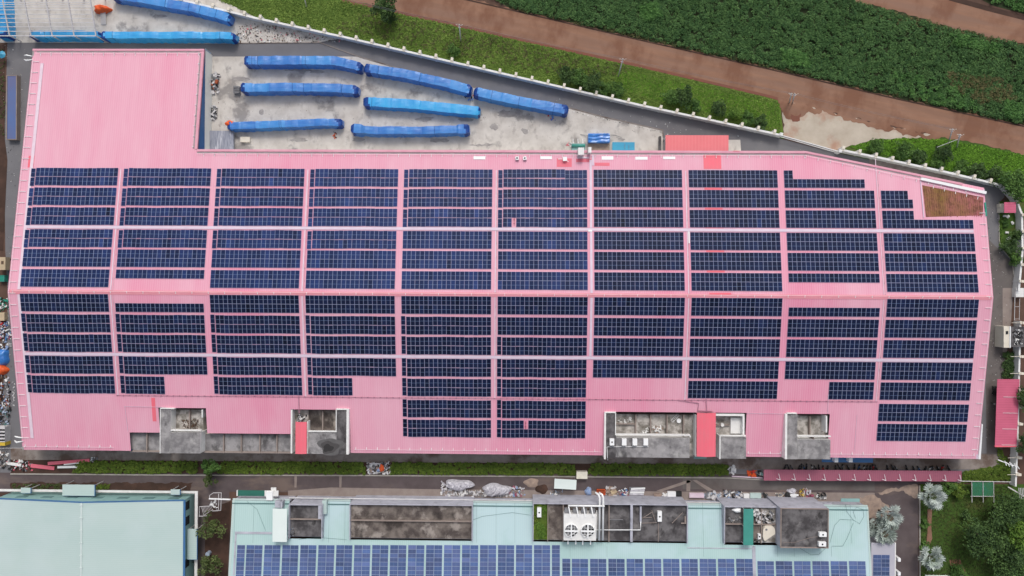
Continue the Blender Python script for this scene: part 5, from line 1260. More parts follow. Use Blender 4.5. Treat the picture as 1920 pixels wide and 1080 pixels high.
for P in ([(463, 940), (482, 955), (498, 995)], [(886, 975), (905, 968), (960, 961), (995, 966)], [(1585, 945), (1588, 960), (1600, 975), (1612, 982), (1620, 968), (1618, 955), (1606, 951), (1600, 960), (1604, 972)], [(1556, 1018), (1565, 985), (1575, 974), (1600, 975)], [(1560, 1024), (1580, 1024), (1588, 1010), (1600, 980)], [(1500, 1028), (1520, 1040), (1535, 1040), (1550, 1026)], [(560, 1011), (600, 1008), (650, 1012)]):
    m.tube([tuple(onm(x, y, .05)) for x, y in P], .035, 4)
m.build('cable', 'mint_dark', RMn)
# ledge below the terraces, gutter line
x0 = at(520, 930, 3).x; x1 = at(1560, 930, 3).x
m = MB(); m.box(x0, yN + .05, 2.9, x1, yN + .42, 3.1); m.build('ledge', 'lavender_wall', RMn)
m = MB(); m.tube([(x0 + 3, yN + .3, 3.3), (x1 - 4, yN + .3, 3.3)], .09, 6); m.build('drain_pipe', 'white_paint', RMn)
# terraces
def terrace(r, zp, zf, cells, label, div=()):
    x = rect(*r, zp); t = thing('roof_terrace', label, 'terrace', ((x[0] + x[2]) / 2, (x[1] + x[3]) / 2, 0), 'flat terraces on the right mint building'); w = .2
    m = MB(); m.box(x[0], x[3] - w, 0, x[2], x[3], zp); m.box(x[0], x[1], 0, x[0] + w, x[3] - w, zp); m.box(x[2] - w, x[1], 0, x[2], x[3] - w, zp); m.box(x[0] + w, x[1], 0, x[2] - w, x[1] + w, mz(x[1]) + .1)
    m.build('parapet', 'lavender_wall', t)
    xa, xb = x[0] + w, x[2] - w; n = sum(c[0] for c in cells); u = xa
    for fr, mt in cells:
        e = u + (xb - xa) * fr / n; MB().box(u, x[1] + w, 0, e, x[3] - w, zf).build('floor', mt, t); u = e
    for (px0, py0, px1, py1, z1, mt) in div:
        y = rect(px0, py0, px1, py1, z1); MB().box(y[0], y[1], zf, y[2], y[3], z1).build('divider', mt, t)
    return t
terrace((541, 946, 604, 1010), 7, 6.1, [(1, 'slab_dark')], 'dark flat terrace beside the white sheet canopy, leftmost terrace', [(543, 973.5, 602, 975, 6.7, 'patch_concrete'), (596.5, 948, 602, 973, 6.9, 'lavender_wall')])
terrace((655, 946, 886, 1013.5), 7, 6.1, [(8, 'slab_brown')], 'longest dark terrace with one dividing kerb and pale stains', [(657, 976.5, 884, 978, 6.7, 'patch_concrete')])
terrace((999, 945, 1290, 1017.5), 7, 6.1, [(28, 'moss'), (28, 'slab_brown'), (68, 'slab_brown'), (58, 'slab_dark'), (10, 'slab_dark'), (95, 'slab_dark')], 'widest terrace carrying the twin-fan cooling tower and a mossy bay',
        [(1026.5, 947, 1028, 1016, 6.9, 'patch_concrete'), (1055, 947, 1057, 1016, 6.9, 'patch_concrete'), (1141, 947, 1143, 1016, 6.7, 'patch_concrete'), (1182, 947, 1186.5, 1016, 7, 'lavender_wall'), (1200, 950, 1203, 980, 7, 'lavender_wall'), (1143, 974, 1168, 975, 6.3, 'steel_grey'), (1234, 975, 1235, 1016, 6.3, 'patch_concrete')])
terrace((1358, 950, 1460, 1021), 7, 6.1, [(34, 'slab_dark'), (30, 'slab_brown'), (30, 'slab_light')], 'cluttered terrace under the long green sheet canopy',
        [(1360, 982.5, 1393, 984, 6.7, 'patch_concrete'), (1413, 983, 1455, 984.5, 6.7, 'patch_concrete'), (1427, 951, 1428.5, 1019, 6.7, 'patch_concrete')])
x = rect(1463, 953, 1553.5, 1027.5, 9.1); t = thing('roof_tower', 'tall square block with a blackened flat roof on the right mint building', 'tower block', ((x[0] + x[2]) / 2, (x[1] + x[3]) / 2, 0))
MB().box(x[0], x[1], 0, x[2], x[3], 9).build('wall', 'lavender_wall', t); MB().box(x[0] + .25, x[1] + .25, 9, x[2] - .25, x[3] - .25, 9.02).build('roof', 'slab_dark', t)
m = MB(); w = .22
m.box(x[0], x[1], 9.01, x[0] + w, x[3], 9.25); m.box(x[2] - w, x[1], 9.01, x[2], x[3], 9.25); m.box(x[0] + w, x[1], 9.01, x[2] - w, x[1] + w, 9.25); m.box(x[0] + w, x[3] - w, 9.01, x[2] - w, x[3], 9.25); m.build('parapet', 'patch_concrete', t)
for i, (px, py) in enumerate(((1543, 1002.5), (1542, 1020.5))):
    ac_unit(px, py, 9.05, ['upper', 'lower'][i] + ' of two white units at the right side of the tall block roof', 1.57, 1.7, 1.0, .8, 'white units on the tall block', True)
m = MB(); m.tube([tuple(at(a, b, 9.1)) for a, b in ((1468, 1018), (1490, 1017), (1520, 1008), (1535, 1006))], .04, 4); tag(m.build('cable', 'patch_concrete'), 'pale cable across the blackened roof of the tall block', 'cable')
# units on terraces
ac_unit(1011, 961, 6.1, 'white upright unit in the mossy bay of the widest terrace', 0, 2.2, 1.0, .9, None)
ac_unit(1237, 968.5, 6.1, 'white unit between loose poles on the widest terrace', 0, 2.4, 1.0, .9, None)
ac_unit(1424, 1006, 6.1, 'small white unit beside the cream tank', 0, 1.2, .6, .7, None)
vegetation('terrace_weeds', [(1001, 950), (1010, 950), (1009, 985), (1001, 985)], 30, (.2, .45), 26, .14, .3, 'hedge_leaf', 'moss and weeds beside the unit in the mossy bay', 'weeds', zb=6.1)
vegetation('terrace_weeds', [(1016, 948), (1025, 948), (1026, 965), (1018, 968)], 22, (.2, .45), 26, .14, .3, 'lime_leaf', 'bright weeds in the upper corner of the mossy bay', 'weeds', zb=6.1)
vegetation('terrace_weeds', [(1005, 982), (1018, 980), (1025, 1002), (1018, 1014), (1008, 1005)], 60, (.25, .5), 26, .15, .4, 'lime_leaf', 'largest yellow green weed clump in the mossy bay', 'weeds', zb=6.1)
m = MB()
for a, b in (((1222, 970), (1205, 971)), ((1223, 960), (1204, 972)), ((1222, 957), (1229, 978)), ((1204, 981), (1232, 980)), ((1260, 981), (1280, 961))): m.beam(at(*a, 6.4), at(*b, 6.4), .12)
m.beam(at(1285, 968, 6.5), at(1285, 982, 6.5), .4, .2); m.beam(at(1277, 981, 6.4), at(1288, 981, 6.4), .3, .15)
tag(m.build('loose_poles', 'patch_concrete'), 'loose poles scattered round the unit at the right of the widest terrace', 'poles')
m = MB(); c = at(1441, 1000, 6.7)
P = []
for k in range(24): a = k / 24 * 4.38; P.append((c.x + 1.45 * math.copysign(abs(math.cos(a)) ** .6, math.cos(a)), c.y + 1.9 * math.copysign(abs(math.sin(a)) ** .7, math.sin(a))))
t = thing('water_tank', 'round cornered cream tank left of the tall block', 'tank', (c.x, c.y, 6.1)); m.prism(P, 6.1, 7.1); m.build('tank', 'cream', t); c2 = at(1437, 993, 7.1); MB().cyl(c2.x, c2.y, 7.1, .25, .08, 10).build('hatch', 'steel_grey', t)
heap('scrap_pile', [(1414, 955), (1452, 955), (1454, 982), (1414, 982)], 6.12, .5, ['white_paint', 'steel_grey', 'black', 'steel_white'], 'white and grey scrap in the upper right bays under the green canopy', 'scrap', 90, (.15, 1.0))
heap('scrap_pile', [(1414, 1008), (1432, 1008), (1430, 1018), (1414, 1018)], 6.12, .3, ['white_paint', 'black'], 'small scrap pile below the small white unit', 'scrap', 24, (.1, .5))
heap('scrap_pile', [(1362, 970), (1388, 966), (1388, 980), (1362, 980)], 6.12, .2, ['steel_grey', 'slab_light'], 'thin grey scrap in the upper left bay of the cluttered terrace', 'scrap', 24, (.1, .6))
heap('blue_rags', [(540, 992), (552, 990), (553, 1004), (542, 1006)], 6.12, .5, ['blue_trim', 'steel_grey', 'black'], 'blue grey rags on the leftmost terrace beside the white canopy', 'rags', 26, (.15, .5))
crumple('white_sheet', [(1375, 952), (1391, 953), (1390, 962), (1374, 961)], 6.2, .7, 'clean_white', 'white sheet at the left of the green sheet canopy', 'sheet', 5, .05)
gable_canopy(1394, 954, 1412.5, 1022, 7.9, 'green_sheet', 'long green sheet canopy on the right mint building', .12, base=6.1)
x = rect(511, 954, 538, 1016, 7.9); t = thing('sheet_canopy', 'plain white sheet canopy left of the leftmost terrace', 'canopy', ((x[0] + x[2]) / 2, (x[1] + x[3]) / 2, 5.1))
MB().box(x[0], x[1], 7.8, x[2], x[3], 7.9).build('roof', 'mint_white' if 'mint_white' in MATS else (M('mint_white', (.70, .77, .74), (.66, .73, .70), scale=.3).name), t)
for xx in (x[0] + .1, x[2] - .2):
    for yy in (x[1] + .1, x[3] - .2): MB().box(xx, yy, 5.1, xx + .1, yy + .1, 7.79).build('post', 'steel_white', t)
x = rect(499, 922, 511, 938, 5); t = thing('vent_box', 'small white box at the eave right of the dark green awning', 'vent', ((x[0] + x[2]) / 2, (x[1] + x[3]) / 2, 0)); MB().box(x[0], x[1], 4, x[2], x[3], 5).build('body', 'clean_white', t); MB().box(x[0] + .9, x[3] + .02, 4, x[2] + .6, x[3] + .8, 4.3).build('hood', 'white_paint', t)
x = rect(446, 919.5, 496, 930, 4.5); t = thing('awning', 'dark green awning at the top left of the right mint building', 'awning', ((x[0] + x[2]) / 2, (x[1] + x[3]) / 2, 0)); MB().box(x[0], x[1], 4.4, x[2], x[3], 4.5).build('roof', 'dark_green_sheet', t)
MB().box(x[0] - .3, x[1], 4.2, x[0] - .02, x[3], 4.6).build('side_trim', 'white_paint', t); MB().box(x[2] + .02, x[1], 4.35, x[2] + 3.4, x[3], 4.52).build('white_section', 'white_paint', t)
x = rect(517, 940, 531, 952, 6.1); tag(MB().box(x[0] - .2, x[1], 4.5, x[2] - .8, x[3], 6.1).box(x[2] - .6, x[1], 4.5, x[2] - .1, x[3], 6.4).build('chimney_shaft', 'lavender_wall'), 'twin lavender shafts between the vent box and the leftmost terrace', 'shaft')
x = rect(604.5, 938, 613, 963, 5.7); tag(MB().box(x[0], x[1], 4.4, x[2], x[3], 6).build('duct_box', 'mint_pale'), 'pale box attached right of the leftmost terrace', 'duct')

# cooling tower
zt = 8.7; x = rect(1057, 964, 1117.5, 1013.5, zt); x = (x[0], x[1], x[2], x[3] + .0)
t = thing('cooling_tower', 'white twin-fan cooling tower on the right mint building', 'cooling tower', ((x[0] + x[2]) / 2, (x[1] + x[3]) / 2, 6.1))
MB().box(x[0], x[1], 6.1, x[2], x[3], zt).build('casing', 'white_paint', t)
cy = (x[1] + x[3]) / 2 - .7
for s, nm in ((-1, 0), (1, 1)):
    cx = (x[0] + x[2]) / 2 + s * 1.95 - .1; r = 1.62
    MB().cyl(cx, cy, zt + .01, r - .12, .02, 28).build('fan_well', 'black', t)
    m = MB(); n = len(m.v)
    for k in range(32):
        a = k / 32 * 4.38
        for (rr_, z) in ((r, zt), (r, zt + .55), (r - .12, zt + .55), (r - .12, zt + .04)): m.v.append((cx + rr_ * math.cos(a), cy + rr_ * math.sin(a), z))
    for k in range(32):
        j = (k + 1) % 32
        for e in range(4): m.f.append((n + k * 4 + e, n + j * 4 + e, n + j * 4 + (e + 1) % 4, n + k * 4 + (e + 1) % 4)); m.m.append(0)
    m.build('shroud', 'clean_white', t)
    m = MB()
    for k in range(5):
        a = k / 5 * 4.38 + .3 + nm; d = Vector((math.cos(a), math.sin(a), 0)); p = Vector((-d.y, d.x, 0)); c = Vector((cx, cy, zt + .3))
        m.face([c + d * .2 - p * .12, c + d * (r - .2) - p * .28, c + d * (r - .2) + p * .28 + Vector((0, 0, .12)), c + d * .2 + p * .12 + Vector((0, 0, .05))])
    m.cyl(cx, cy, zt + .2, .22, .2, 10); m.build('fan_blades', 'steel_grey', t)
    m = MB()
    m.beam((cx - r, cy, zt + .6), (cx + r, cy, zt + .6), .42, .06); m.beam((cx, cy - r, zt + .6), (cx, cy + r, zt + .6), .3, .06)
    for u in (-.75, .75): m.beam((cx + u, cy - 1.3, zt + .56), (cx + u, cy + 1.3, zt + .56), .06); m.beam((cx - 1.3, cy + u, zt + .56), (cx + 1.3, cy + u, zt + .56), .06)
    m.cyl(cx, cy, zt + .6, .3, .15, 10); m.build('guard', 'clean_white', t)
for k in range(4):
    u = x[0] + .2 + k * (x[2] - x[0] - 2.1) / 3 * 1.08; MB().box(u, x[3] + .02, 7.3, u + 1.3, x[3] + 1.1, zt - .3).build('louvre', 'steel_grey', t)
for k in range(4):
    u = x[0] + 1.2 + k * 1.75 + (.0 if k % 2 else -.1); m = MB(); m.beam((u, x[3] + 1.9, zt + .1), (u + .5, x[3] - .6, zt + .15), .28, .2); m.build('inlet_pipe', 'clean_white', t)
    m = MB(); m.beam((u, x[1] + .4, 7.7), (u, x[1] - 1.3, 7.7), .22, .2); m.build('outlet_pipe', 'clean_white', t)
m = MB(); m.tube([(x[0] + 1.0, x[3] + 2.0, zt + .1), (x[2] + 2.0, x[3] + 2.0, zt + .1)], .22, 8); m.build('header_pipe', 'clean_white', t, True)
for dx in (.9, 1.75):
    m = MB(); X_ = x[2] + dx; m.tube([(X_, x[1] - .3, 7.5), (X_, x[3] + 3.6, 7.9), (X_ - .25, x[3] + 4.4, 8), (X_ - .9, x[3] + 4.7, 7.3)], .26, 8); m.build('riser_pipe', 'clean_white', t, True)
m = MB(); m.tube([(x[2] + .4, x[1] - .2, 6.7), (x[2] + .4, x[3] + .3, 6.7)], .15, 8); m.tube([tuple(at(1100, 993.5, 7.1)), tuple(at(1201, 993.5, 7.1)), tuple(at(1201.5, 978, 7.1))], .12, 8); m.build('service_pipe', 'clean_white', t, True)

# solar arrays of the mint building (landscape panels, two wide)
PM2 = panel_mesh(1.93, .955, 'panel_glass_old', 'x'); TM = -math.atan(MS)
def marr(px0, py, cols, nrow, lab):
    q = onm(px0, py); t = thing('solar_array', lab, 'solar panels', (q.x, q.y, q.z + .09), 'solar panel strips on the mint roof'); t.rotation_euler = (TM, 0, 0)
    base = rnd.uniform(.85, 1.15)
    for r in range(nrow):
        for c in range(cols):
            o = bpy.data.objects.new('solar_panel', PM2); o.parent = t; o.location = ((c + .5) * 1.985, -(r + .5) * .985, rnd.uniform(0, .004)); o.rotation_euler = (rnd.uniform(-.005, .005), rnd.uniform(-.005, .005), 0)
            v = base * (1 + rnd.gauss(0, .12)); h_ = rnd.uniform(-.12, .12); o.color = (v * (1 + h_), v, v * (1 - h_ * .3), 1); col.objects.link(o)
marr(445, 1021.5, 1, 10, 'single-width solar strip at the left end of the mint roof group')
for k in range(17): marr(462.5 + k * 33.65, 1021.5, 2, 10, 'pale blue solar strip, %s double strip from left on the mint roof' % OR[k])
marr(1034.5, 1021.5, 1, 10, 'single-width solar strip ending the taller group on the mint roof')
marr(1054, 1047, 1, 8, 'single-width solar strip starting the shorter group on the mint roof')
for k in range(10): marr(1071.8 + k * 34.2, 1047.2, 2, 8, 'lavender blue solar strip, %s double strip right of the taller group' % OR[k])
for k in range(6): marr(1419.5 + k * 34.3, 1051.5, 2, 8, 'lavender solar strip, %s double strip right of the grey walkway' % OR[k])
# grey lean-to at the right end
A = rect(1633, 1018, 1680, 1150, 5.2); t = thing('lean_to', 'pale grey lean-to roof with its own solar strip beside the lane', 'lean-to', ((A[0] + A[2]) / 2, (A[1] + A[3]) / 2, 0))
MB().box(A[0], A[1], 5.0, A[2] - .3, A[3], 5.2).build('roof', 'grey_roof', t); MB().box(A[0] + .2, A[1], 0, A[2] - .5, A[3] - .2, 4.98).build('wall', 'lavender_wall', t); m = MB(); m.box(A[2] - .29, A[1], 4.6, A[2] + .05, A[3], 5.0); m.build('gutter', 'white_paint', t)
for yy in (1046, 1072): c = at(1681, yy, 4); MB().box(c.x - .3, c.y - .4, 3, c.x + .3, c.y + .4, 5.3).build('downpipe', 'clean_white', t)
q = at(1637, 1040, 5.3); t2 = thing('solar_array', 'solar strip on the grey lean-to roof beside the lane', 'solar panels', (q.x, q.y, 5.28))
for r in range(9):
    for c in range(2): o = bpy.data.objects.new('solar_panel', PM2); o.parent = t2; o.location = ((c + .5) * 1.985, -(r + .5) * .985, 0); v = rnd.uniform(.6, .9); o.color = (v, v, v, 1); col.objects.link(o)
x = rect(1577, 935, 1612, 941, 5.5); tag(MB().box(x[0], x[1], 5.3, x[2], x[3], 5.5).build('awning', 'mint_trim'), 'small green awning at the top right corner of the right mint building', 'awning')

# ------------------------------------------------------------------ steel mast between the mint buildings
c = at(400, 945, 0); t = thing('lattice_mast', 'white lattice mast lying between the two mint buildings', 'steel mast', (c.x, c.y, 0))
m = MB(); m.beam(at(392, 935, 5), at(432, 936.5, 5.5), .28, .25); m.build('boom', 'clean_white', t)
m = MB()
for a, b in (((393, 929), (400, 924)), ((400, 924), (415, 924)), ((415, 924), (414, 957)), ((414, 957), (398, 958)), ((410, 926), (410, 956)), ((393, 929), (393, 934))): m.beam(at(*a, 4), at(*b, 4), .12)
for p in ((393, 929), (415, 924), (414, 957), (398, 958)): m.beam(at(*p, 0), at(*p, 4), .12)
m.build('frame', 'steel_white', t)
m = MB(); m.beam(at(374, 950, 3), at(392, 949, 4), .14); m.beam(at(392, 949, 4), at(397, 940, 4.5), .14); m.beam(at(373, 968, 3), at(388, 967, 3), .14); m.beam(at(380, 968, 3), at(399, 955, 4), .14); m.beam(at(374, 950, 3), at(374, 968, 3), .08)
for k in range(8): a = at(378 + k * 2.4, 951 - k * .6, 3.4); b = at(382 + k * 2.2, 965 - k * 1.6, 3.4); m.beam(a, b, .07)
m.build('ladder_arm', 'steel_white', t)
heap('scrap_pile', [(393, 940), (412, 938), (410, 955), (394, 956)], 3.9, .3, ['white_paint', 'steel_grey'], 'white fittings on the mast between the mint buildings', 'fittings', 16, (.2, .7))
m = MB(); m.cyl(at(391, 1025, .6).x, at(391, 1030, .6).y - 1.0, 0, .55, 1.2, 12); tag(m.build('barrel', 'pale_blue'), 'blue grey barrel under the ragged tree between the mint buildings', 'barrel')

# ------------------------------------------------------------------ junk along the lane and edges
crumple('plastic_sheet', [(833, 900), (888, 900), (888, 920), (833, 920)], .3, 1.3, 'plastic', 'grey plastic sheet bulging over junk, left of its neighbour on the lane', 'plastic sheet', 11, .4, res=.28)
crumple('plastic_sheet', [(903, 908), (958, 908), (958, 931), (903, 931)], .2, 1.3, 'plastic', 'grey white plastic sheet over junk, right of its neighbour on the lane', 'plastic sheet', 12, .36, res=.28)
def J(P, mats, lab, cat='junk', n=40, size=(.15, .8), h=.7, z=0, name='junk_pile'): return heap(name, P, z, h, mats, lab, cat, n, size)
J([(828, 903), (838, 902), (836, 928), (826, 926)], ['white_paint', 'plastic'], 'pale scraps at the left of the left plastic sheet')
J([(835, 917), (895, 920), (960, 925), (960, 932), (835, 930)], ['white_paint', 'steel_white', 'steel_grey', 'plastic'], 'white and silver scraps in front of the two plastic sheets', n=200)
J([(955, 912), (982, 912), (984, 930), (955, 930)], ['blue_bag', 'white_paint', 'plastic', 'dark_rose'], 'blue and white bags right of the plastic sheets', 'bags')
J([(1032, 919), (1058, 921), (1056, 934), (1032, 933)], ['white_paint', 'black', 'steel_grey', 'pale_blue'], 'black and white junk below the white sheet roof')
crumple('sand_pile', [(983, 897), (1010, 897), (1010, 914), (985, 914)], .05, .28, 'sand', 'pale sand pile on the lane', 'sand pile', 13, .06)
crumple('soil_pile', [(1005, 909), (1028, 911), (1026, 926), (1004, 926)], .05, .5, 'dark_soil', 'dark brown rubbish mound left of the white sheet roof', 'mound', 14, .1)
c = at(1060, 908, 2.4); t = thing('sheet_roof_shed', 'pale rectangular sheet roof tilted slightly, on the lane', 'shed', (c.x, c.y, 0))
MB().obox(c.x, c.y, 2.3, 5.4, 2.4, .1, -.05).build('roof', 'mint_white', t)
for sx in (-2.4, 2.4):
    for sy in (-1, 1): MB().box(c.x + sx - .05, c.y + sy - .05, 0, c.x + sx + .05, c.y + sy + .05, 2.3).build('post', 'steel_grey', t)
x = rect(1081, 884.5, 1101.5, 898, 1.6); t = thing('cream_box', 'square cream box straddling the kerb by the lane', 'box', ((x[0] + x[2]) / 2, (x[1] + x[3]) / 2, 0)); MB().box(x[0] + .05, x[1] + .05, 0, x[2] - .05, x[3] - .05, 1.5).build('body', 'cream', t); MB().box(x[0], x[1], 1.51, x[2], x[3], 1.6).build('lid', 'clean_cream' if 'clean_cream' in MATS else M('clean_cream', (.82, .78, .64)).name, t)
crumple('blue_sack', [(1097, 914), (1110, 914), (1110, 930), (1097, 930)], .05, .8, 'blue_bag', 'blue grey sack on the junk strip right of the white sheet roof', 'sack', 15, .1)
x = rect(1119, 918, 1135, 928, .8); t = thing('orange_crate', 'rusty orange crate on the junk strip', 'crate', ((x[0] + x[2]) / 2, (x[1] + x[3]) / 2, 0)); m = MB(); m.box(x[0], x[1], 0, x[2], x[3], .5); m.build('box', 'rust', t)
m = MB()
for a in ((x[0], x[1], x[0] + .1, x[3]), (x[2] - .1, x[1], x[2], x[3]), (x[0] + .1, x[1], x[2] - .1, x[1] + .1), (x[0] + .1, x[3] - .1, x[2] - .1, x[3])): m.box(a[0], a[1], .51, a[2], a[3], .8)
m.build('rim', 'orange', t)
J([(1137, 914), (1156, 914), (1154, 932), (1137, 932)], ['sand', 'tan', 'steel_white'], 'brownish poles and planks right of the rusty crate', size=(.3, 1.4))
J([(1157, 920), (1178, 915), (1178, 932), (1157, 932)], ['white_paint', 'blue_trim', 'dark_rose', 'clean_white'], 'white bags with blue and purple cloth left of the stacked sheets', 'bags')
x = rect(1181, 915, 1208, 931, 1); t = thing('sheet_stack', 'stack of pale metal sheets on the junk strip', 'metal sheets', ((x[0] + x[2]) / 2, (x[1] + x[3]) / 2, 0))
for k in range(4): MB().obox((x[0] + x[2]) / 2 + .1 * k, x[1] + .35 + k * .5, .3 + .08 * k, 3.5, .42, .12, .02 * k).build('sheet', 'clean_white' if k % 2 else 'plastic', t)
MB().box(x[0], x[1], 0, x[2], x[3], .28).build('pallet', 'steel_grey', t)
for i, (r, mt, lab) in enumerate((((1227, 926, 1240, 934), 'sand', 'small pinkish box on the junk strip'), ((1252, 922, 1267, 933), 'clean_white', 'white box right of the small pinkish box'), ((1268, 922, 1278, 934), 'black', 'black box touching the white box'), ((1395, 926, 1405, 934), 'white_paint', 'white rack left of the mint box'), ((1407, 925, 1427, 934), 'mint_pale', 'mint box on the junk strip near the tall block'), ((1293, 925, 1320, 933), 'pale_tray', 'flat white panel on the junk strip'), ((1482, 927, 1497, 930), 'clean_white', 'thin white tray on the junk strip, upper of two'), ((1484, 931, 1493, 933), 'clean_white', 'thin white tray on the junk strip, lower of two'))):
    x = rect(*r, .7); m = MB(); m.box(x[0], x[1], 0, x[2], x[3], .62); m.box(x[0] - .04, x[1] - .04, .63, x[2] + .04, x[3] + .04, .7); tag(m.build('box', mt), lab, 'box')
J([(1242, 925), (1252, 925), (1252, 934), (1242, 934)], ['white_paint', 'clean_white'], 'crumpled white bag between the pinkish and white boxes', 'bag', 12)
J([(1322, 924), (1352, 924), (1352, 934), (1322, 934)], ['steel_grey', 'steel_white', 'pale_blue'], 'dull metal frames right of the flat white panel', size=(.3, 1.5), h=.3)
J([(1358, 920), (1394, 922), (1394, 936), (1358, 936)], ['black', 'steel_white', 'steel_grey', 'white_paint', 'blue_bag'], 'tangled black and white metal frames left of the white rack', n=110, size=(.15, .9))
J([(1428, 924), (1440, 926), (1440, 935), (1430, 935)], ['steel_grey', 'black'], 'dark scrap right of the mint box', n=16)
J([(1456, 925), (1470, 925), (1470, 935), (1456, 935)], ['brown', 'cream', 'steel_grey'], 'brown and cream junk left of the black bag')
crumple('black_bag', [(1471, 923), (1483, 923), (1483, 935), (1471, 935)], .05, .6, 'black', 'black rubbish bag on the junk strip', 'bag', 16, .08)
crumple('grey_sheet', [(1476, 916), (1492, 916), (1494, 926), (1478, 926)], .05, .4, 'plastic', 'grey crumpled sheet above the black bag', 'sheet', 17, .1)
J([(1494, 918), (1507, 918), (1508, 935), (1495, 935)], ['yellow', 'tan', 'brown'], 'yellowish junk right of the black bag')
J([(1508, 915), (1528, 925), (1526, 936), (1506, 934)], ['sand', 'plastic', 'dark_rose'], 'pinkish and lilac junk between the yellowish junk and the wheels')
J([(1531, 925), (1549, 925), (1549, 935), (1531, 935)], ['black', 'white_paint', 'steel_grey'], 'black and white wheels and parts at the right end of the junk strip', 'parts')
J([(686, 867), (733, 867), (735, 889), (688, 889)], ['white_paint', 'plastic', 'steel_grey', 'sand', 'steel_white'], 'large heap of white and grey plastic junk splitting the hedge', n=190, h=1.0)
crumple('orange_cloth', [(711, 871), (719, 871), (720, 885), (711, 885)], .9, .3, 'orange', 'orange cloth on the plastic heap in the hedge gap', 'cloth', 18, .08)
crumple('blue_cloth', [(707, 877), (713, 879), (712, 885), (706, 885)], .8, .3, 'blue_bag', 'blue cloth on the plastic heap in the hedge gap', 'cloth', 19, .06)
m = MB(); m.beam(at(693, 869.5, 1.2), at(712, 869.5, 1.2), .35, .1); tag(m.build('white_board', 'steel_white'), 'pale board at the top of the plastic heap in the hedge gap', 'board')
J([(1366, 873), (1377, 873), (1380, 889), (1368, 889)], ['white_paint', 'plastic'], 'white bags between the hedge end and the orange heap', 'bags')
J([(1402, 884), (1418, 883), (1419, 895), (1403, 895)], ['orange', 'red_item', 'orange'], 'bright orange heap left of the long rose canopy', n=50)
J([(1420, 884), (1430, 884), (1430, 893), (1420, 893)], ['white_paint', 'mint_trim', 'black'], 'small bins between the orange heap and the long rose canopy', 'bins', 14)
m = MB(); m.beam(at(1372, 893, .3), at(1430, 896, .3), .25, .3); tag(m.build('low_wall', 'pale_tray'), 'pinkish low wall below the orange heap', 'wall')
# pink and white sheets, bottom left
for i, (a, b, w_, mt, lab) in enumerate((((58, 873), (102, 878), .9, 'salmon', 'pink metal sheet, lower left one of the sheets below the factory'), ((90, 869), (168, 863), .8, 'salmon', 'longest pink metal sheet below the left end of the factory'), ((108, 876), (146, 875), .55, 'clean_white', 'white metal sheet beside the pink sheets'), ((16, 869), (40, 872), .7, 'white_paint', 'off-white sheet at the left end of the pink sheets'), ((120, 871), (148, 868), .3, 'white_paint', 'narrow white sheet between the pink sheets'))):
    m = MB(); m.beam(at(*a, .35 + i * .05), at(*b, .35 + i * .05), w_, .2); tag(m.build('metal_sheet', mt), lab, 'metal sheet')
J([(12, 862), (60, 866), (60, 882), (10, 882)], ['white_paint', 'steel_grey', 'salmon', 'black'], 'mixed white and pink scrap left of the pink sheets', n=70)
J([(166, 858), (182, 858), (182, 866), (168, 867)], ['clean_white', 'steel_grey'], 'white bags at the right end of the longest pink sheet', 'bags', 16)
# left edge
x = rect(-8, 482, 10, 506, 2.4); t = thing('truck_body', 'tan box truck body cut by the left edge', 'truck', ((x[0] + x[2]) / 2, (x[1] + x[3]) / 2, 0)); MB().box(x[0], x[1], .7, x[2], x[3], 2.4).build('box_body', 'tan', t); MB().box(x[0] + 1.4, x[1] + 1.4, 2.41, x[0] + 2, x[1] + 2.2, 2.44).build('hatch', 'brown', t)
for sy in (.4, -.4): m = MB(); m.tube([(x[2] - .2, (x[1] + x[3]) / 2 + sy * 2.2, .45), (x[2] + .15, (x[1] + x[3]) / 2 + sy * 2.2, .45)], .45, 12); m.build('wheel', 'black', t)
x = rect(-5, 516, 8, 528, 1.3); t = thing('green_bin', 'open green bin at the left edge below the truck', 'bin', ((x[0] + x[2]) / 2, (x[1] + x[3]) / 2, 0)); MB().box(x[0], x[1], 0, x[2], x[3], 1.0).build('body', 'green_item', t)
m = MB(); m.box(x[0], x[1], 1.01, x[0] + .15, x[3], 1.3); m.box(x[2] - .15, x[1], 1.01, x[2], x[3], 1.3); m.box(x[0] + .15, x[1], 1.01, x[2] - .15, x[1] + .15, 1.3); m.build('rim', 'green_sheet', t)
J([(-10, 558), (14, 560), (15, 585), (-10, 585)], ['green_item', 'white_paint', 'dark_green_sheet'], 'green and white sacks at the left edge', 'sacks', 60)
x = rect(-6, 586, 8, 601, 1.2); tag(MB().box(x[0], x[1], 0, x[2], x[3], 1.1).box(x[0] - .03, x[1] - .03, 1.11, x[2] + .03, x[3] + .03, 1.2).build('cardboard_box', 'tan'), 'cream cardboard box below the green sacks at the left edge', 'box')
J([(-8, 602), (8, 602), (8, 611), (-8, 611)], ['red_item'], 'red sheets below the cardboard box', n=14)
J([(-8, 604), (20, 604), (22, 636), (-8, 636)], ['white_paint', 'blue_bag', 'blue_trim', 'plastic', 'dark_rose'], 'blue and white plastic sacks left of the factory', 'sacks', 90)
J([(-8, 636), (16, 640), (14, 662), (-8, 662)], ['white_paint', 'black', 'steel_grey', 'clean_white', 'blue_bag'], 'white and black junk above the blue tarp at the left edge', n=50)
crumple('blue_tarp', [(-14, 654), (15, 654), (15, 686), (-14, 686)], .05, 1.4, 'tarp_royal', 'blue tarpaulin mound at the left edge', 'tarp', 21, .15)
crumple('orange_tarp', [(-12, 683), (13, 683), (13, 704), (-12, 704)], .05, 1.2, 'orange', 'orange tarpaulin mound directly below the blue one at the left edge', 'tarp', 22, .15)
